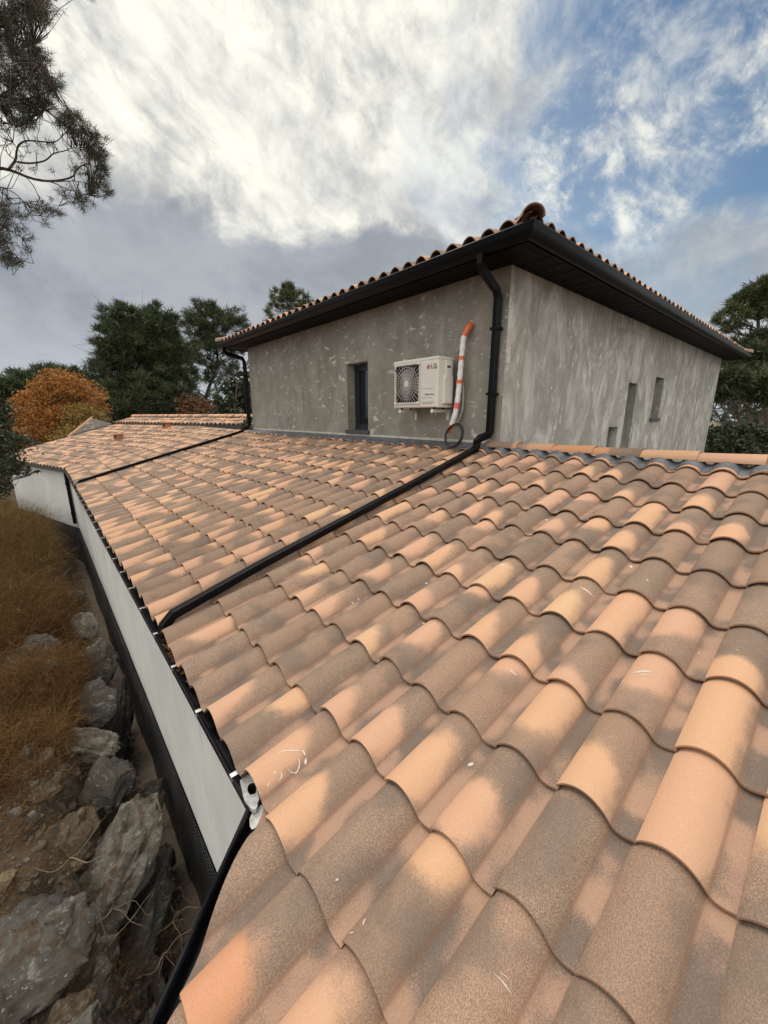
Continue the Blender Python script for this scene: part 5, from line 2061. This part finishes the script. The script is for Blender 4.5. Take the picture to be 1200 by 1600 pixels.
# overhanging pine at the upper left ---------------------------------------------------------
DN_ = 9.0
tb = at(-170, 760, DN_ + .6)
tb.z = -3.1
ptree = empty('pine_tree', tb, "near pine whose needled boughs reach in from the upper left corner", 'tree')
mb = MB()
tpx = [(-150, 640), (-140, 450), (-130, 262), (-135, 60), (-130, -150), (-120, -330)]
tpts = resample([tb] + [at(a, b, DN_ + .6) for a, b in tpx], 26)
mb.tube(tpts, [.17 * (1 - .75 * k / 25) for k in range(26)], n=12)
LIMBS = [  # px path, distance at start and end, radius
    ([(-132, 250), (-60, 262), (0, 263), (22, 268), (50, 279), (80, 283), (112, 277), (120, 265), (135, 256), (150, 262)], .045),
    ([(14, 264), (24, 250), (26, 236), (30, 226), (42, 220), (62, 221), (85, 222), (98, 212), (108, 200)], .024),
    ([(26, 253), (48, 255), (70, 251), (84, 240), (100, 236), (118, 230), (135, 232)], .020),
    ([(24, 250), (12, 240), (10, 228), (20, 223)], .012),
    ([(60, 280), (85, 286), (100, 294), (120, 300), (140, 305)], .014),
    ([(40, 276), (52, 290), (60, 305), (72, 316), (92, 322)], .010),
    ([(88, 284), (105, 283), (125, 284), (150, 292), (165, 300)], .012),
    ([(-60, 262), (-20, 285), (20, 300), (40, 318), (58, 330), (72, 352)], .014),
    ([(-132, 330), (-60, 335), (-10, 345), (15, 360), (35, 372)], .030),
    ([(-10, 345), (10, 380), (20, 395), (36, 408)], .016),
    ([(-132, 150), (-60, 140), (0, 150), (30, 155), (60, 150), (80, 140)], .040),
    ([(0, 150), (30, 130), (50, 115), (66, 100)], .018),
    ([(30, 155), (50, 170), (62, 180), (70, 172)], .012),
    ([(-132, 60), (-60, 40), (0, 40), (40, 30), (60, 18)], .036),
    ([(-130, -60), (-40, -40), (20, -20), (70, -10)], .04),
    ([(0, 40), (30, 60), (50, 72)], .014),
    ([(-132, 100), (-200, 80), (-270, 45)], .034),
    ([(-134, 230), (-200, 200), (-260, 150)], .03),
    ([(-60, 140), (-20, 180), (20, 195), (48, 190)], .016),
]
limb_pts = []
for k, (pp, r0) in enumerate(LIMBS):
    off0, off1 = rng.normal(0, .15), rng.normal(0, .5)
    if k in (1, 2, 3, 4, 5, 6): off0 = 0.0
    P3 = [at(a, b, DN_ + (off0 if k else 0) + (off1 - off0) * (i / (len(pp) - 1)) * (1 if k else .3)) for i, (a, b) in enumerate(pp)]
    q = resample(P3, 26)
    mb.tube(q, [max(.0035, .72 * r0 * (1 - .80 * i / 25)) for i in range(26)], n=7, cap=False)
    limb_pts += q[6:]
LPA = np.array([p[:] for p in limb_pts])
# foliage masses: px, py, rx, ry, tufts
MASS = [(22, 22, 38, 30, 150), (55, 8, 28, 24, 90), (66, 28, 12, 12, 22), (10, 70, 34, 28, 100), (40, 85, 30, 22, 70), (62, 95, 18, 18, 36), (20, 125, 36, 24, 110), (62, 125, 26, 22, 75), (85, 135, 14, 12, 28), (20, 165, 36, 22, 110),
        (52, 165, 22, 18, 55), (30, 195, 28, 12, 46), (72, 158, 10, 10, 14), (108, 182, 20, 12, 40), (122, 200, 18, 16, 46), (96, 192, 14, 8, 18), (142, 214, 16, 14, 44), (138, 240, 18, 14, 34), (156, 240, 12, 20, 40), (162, 270, 9, 22, 40), (148, 288, 16, 14, 32), (168, 303, 7, 10, 14),
        (118, 308, 18, 12, 26), (136, 318, 10, 10, 12), (128, 262, 22, 16, 18), (100, 300, 16, 10, 10), (60, 325, 22, 10, 16), (78, 330, 14, 8, 12), (92, 334, 6, 5, 5), (36, 338, 18, 8, 10), (70, 352, 6, 4, 4), (10, 330, 14, 22, 34), (6, 375, 16, 26, 52), (14, 408, 14, 14, 24), (4, 345, 12, 14, 18),
        (46, 372, 8, 5, 6), (40, 392, 10, 8, 8), (30, 360, 10, 10, 8), (26, 412, 10, 6, 6), (70, 222, 30, 10, 8), (45, 240, 30, 16, 8), (60, 268, 40, 12, 6), (-40, 20, 50, 60, 150), (-50, 120, 50, 50, 130), (-40, 190, 40, 30, 70), (-30, 380, 36, 40, 70), (30, -30, 70, 40, 130), (-130, -60, 70, 70, 150), (-220, 40, 60, 50, 100), (-245, 150, 50, 40, 70), (-170, 260, 45, 40, 50), (-120, -200, 70, 60, 130)]
C, D = [], []
for (a, b, rx, ry, n) in MASS:
    for _ in range(int(n * .95)):
        u, v = rng.normal(0, .52, 2)
        c = at(a + u * rx, b + v * ry, DN_ + rng.normal(0, .45))
        k = int(np.argmin(((LPA - np.array(c[:])) ** 2).sum(1)))
        s_ = limb_pts[k]
        d = c - s_
        if d.length < .03:
            continue
        C.append(c[:])
        D.append((d.normalized() * .9 + Vector((.1, 0, .15)))[:])
        if rng.random() < .75:
            m_ = s_.lerp(c, .5) + Vector((rng.normal(0, .06), rng.normal(0, .06), rng.normal(-.02, .06))) * min(1, d.length * 2)
            mb.tube([s_, m_, c], [.006, .004, .0025], n=4, cap=False)
mb.build('trunk', M['bark'], ptree)
Vv, Fc, A = tufts_pine(np.array(C), np.array(D), 20, .105, .0030, .75)
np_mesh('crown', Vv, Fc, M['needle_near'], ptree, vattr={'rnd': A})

# ------------------------------------------------------------------ splashes of mortar on the tiles
from mathutils.bvhtree import BVHTree
bvh = BVHTree.FromPolygons([v.co for v in roof.data.vertices], [p.vertices[:] for p in roof.data.polygons])
mb = MB()


def on_tile(a, b):
    d = ray(a, b).normalized()
    loc, nrm, idx, dist = bvh.ray_cast(Vector((0, 0, 0)), d)
    if loc is None:
        return None
    if nrm.dot(d) > 0:
        nrm = -nrm
    return loc, nrm


def stroke(pts, w_px):
    n = max(2, int(sum(math.hypot(b[0] - a[0], b[1] - a[1]) for a, b in zip(pts, pts[1:])) / 1.5))
    p2 = resample([Vector((a, b, 0)) for a, b in pts], n + 1)
    L_, Rr = [], []
    for i, p in enumerate(p2):
        q = p2[min(i + 1, n)] - p2[max(i - 1, 0)]
        q = Vector((-q.y, q.x, 0)).normalized() * w_px * .5 * math.sin(math.pi * (i + .4) / (n + .8)) * (1 + .5 * mnoise.noise(Vector((p.x * .3, p.y * .3, i))))
        for lst, sg in ((L_, 1), (Rr, -1)):
            h = on_tile(p.x + sg * q.x, p.y + sg * q.y)
            if h is None:
                return
            lst.append(h[0] + h[1] * .0012)
    vs = L_ + Rr
    m_ = len(L_)
    mb.add(vs, [(i, i + 1, m_ + i + 1, m_ + i) for i in range(m_ - 1)])


k_s = 0
for pts, w_ in (([(432, 1179), (446, 1173), (472, 1173)], 1.6), ([(473, 1172), (477, 1180)], 4), ([(478, 1184), (477, 1195)], 4.5), ([(466, 1183), (468, 1194), (463, 1207), (454, 1206), (450, 1201)], 2.6), ([(439, 1205), (440, 1213), (435, 1220)], 2.4),
                ([(421, 1222), (418, 1229)], 1.6), ([(428, 1205), (432, 1209)], 1.6), ([(448, 1189), (451, 1187)], 2), ([(524, 1376), (529, 1373)], 4), ([(567, 1446), (570, 1438), (572, 1436)], 3), ([(546, 1459), (553, 1457)], 2.5),
                ([(452, 1253), (455, 1246), (457, 1240)], 1.4), ([(468, 1235), (479, 1226)], 1.4), ([(731, 1196), (740, 1193)], 6), ([(782, 882), (788, 884)], 4), ([(984, 884), (988, 887)], 5), ([(986, 1052), (1004, 1049), (1020, 1050)], 3.2),
                ([(1000, 1054), (1016, 1055)], 2), ([(905, 917), (917, 923), (926, 932)], 2.5), ([(852, 812), (856, 813)], 3), ([(796, 1046), (808, 1056)], 2.4), ([(660, 975), (664, 974)], 3), ([(558, 935), (562, 938)], 2.2), ([(549, 941), (553, 943)], 2.4),
                ([(1090, 1020), (1093, 1022)], 2.5), ([(772, 1520), (790, 1540), (800, 1556)], 2.5), ([(780, 1518), (796, 1530)], 1.6), ([(664, 912), (668, 911)], 2.6), ([(1010, 905), (1013, 908)], 2.2)):
    if k_s == 7: o = mb.build('mortar_splash', plain('white_mortar', (.62, .59, .54), .85, 0, .15, 60), roof); o['kind'] = 'stuff'; mb = MB()
    k_s += 1
    stroke(pts, w_ * (.75 if k_s < 8 else .9))
o = mb.build('mortar_splash', plain('dried_mortar', (.50, .43, .36), .85, 0, .12, 60), roof)
o['kind'] = 'stuff'
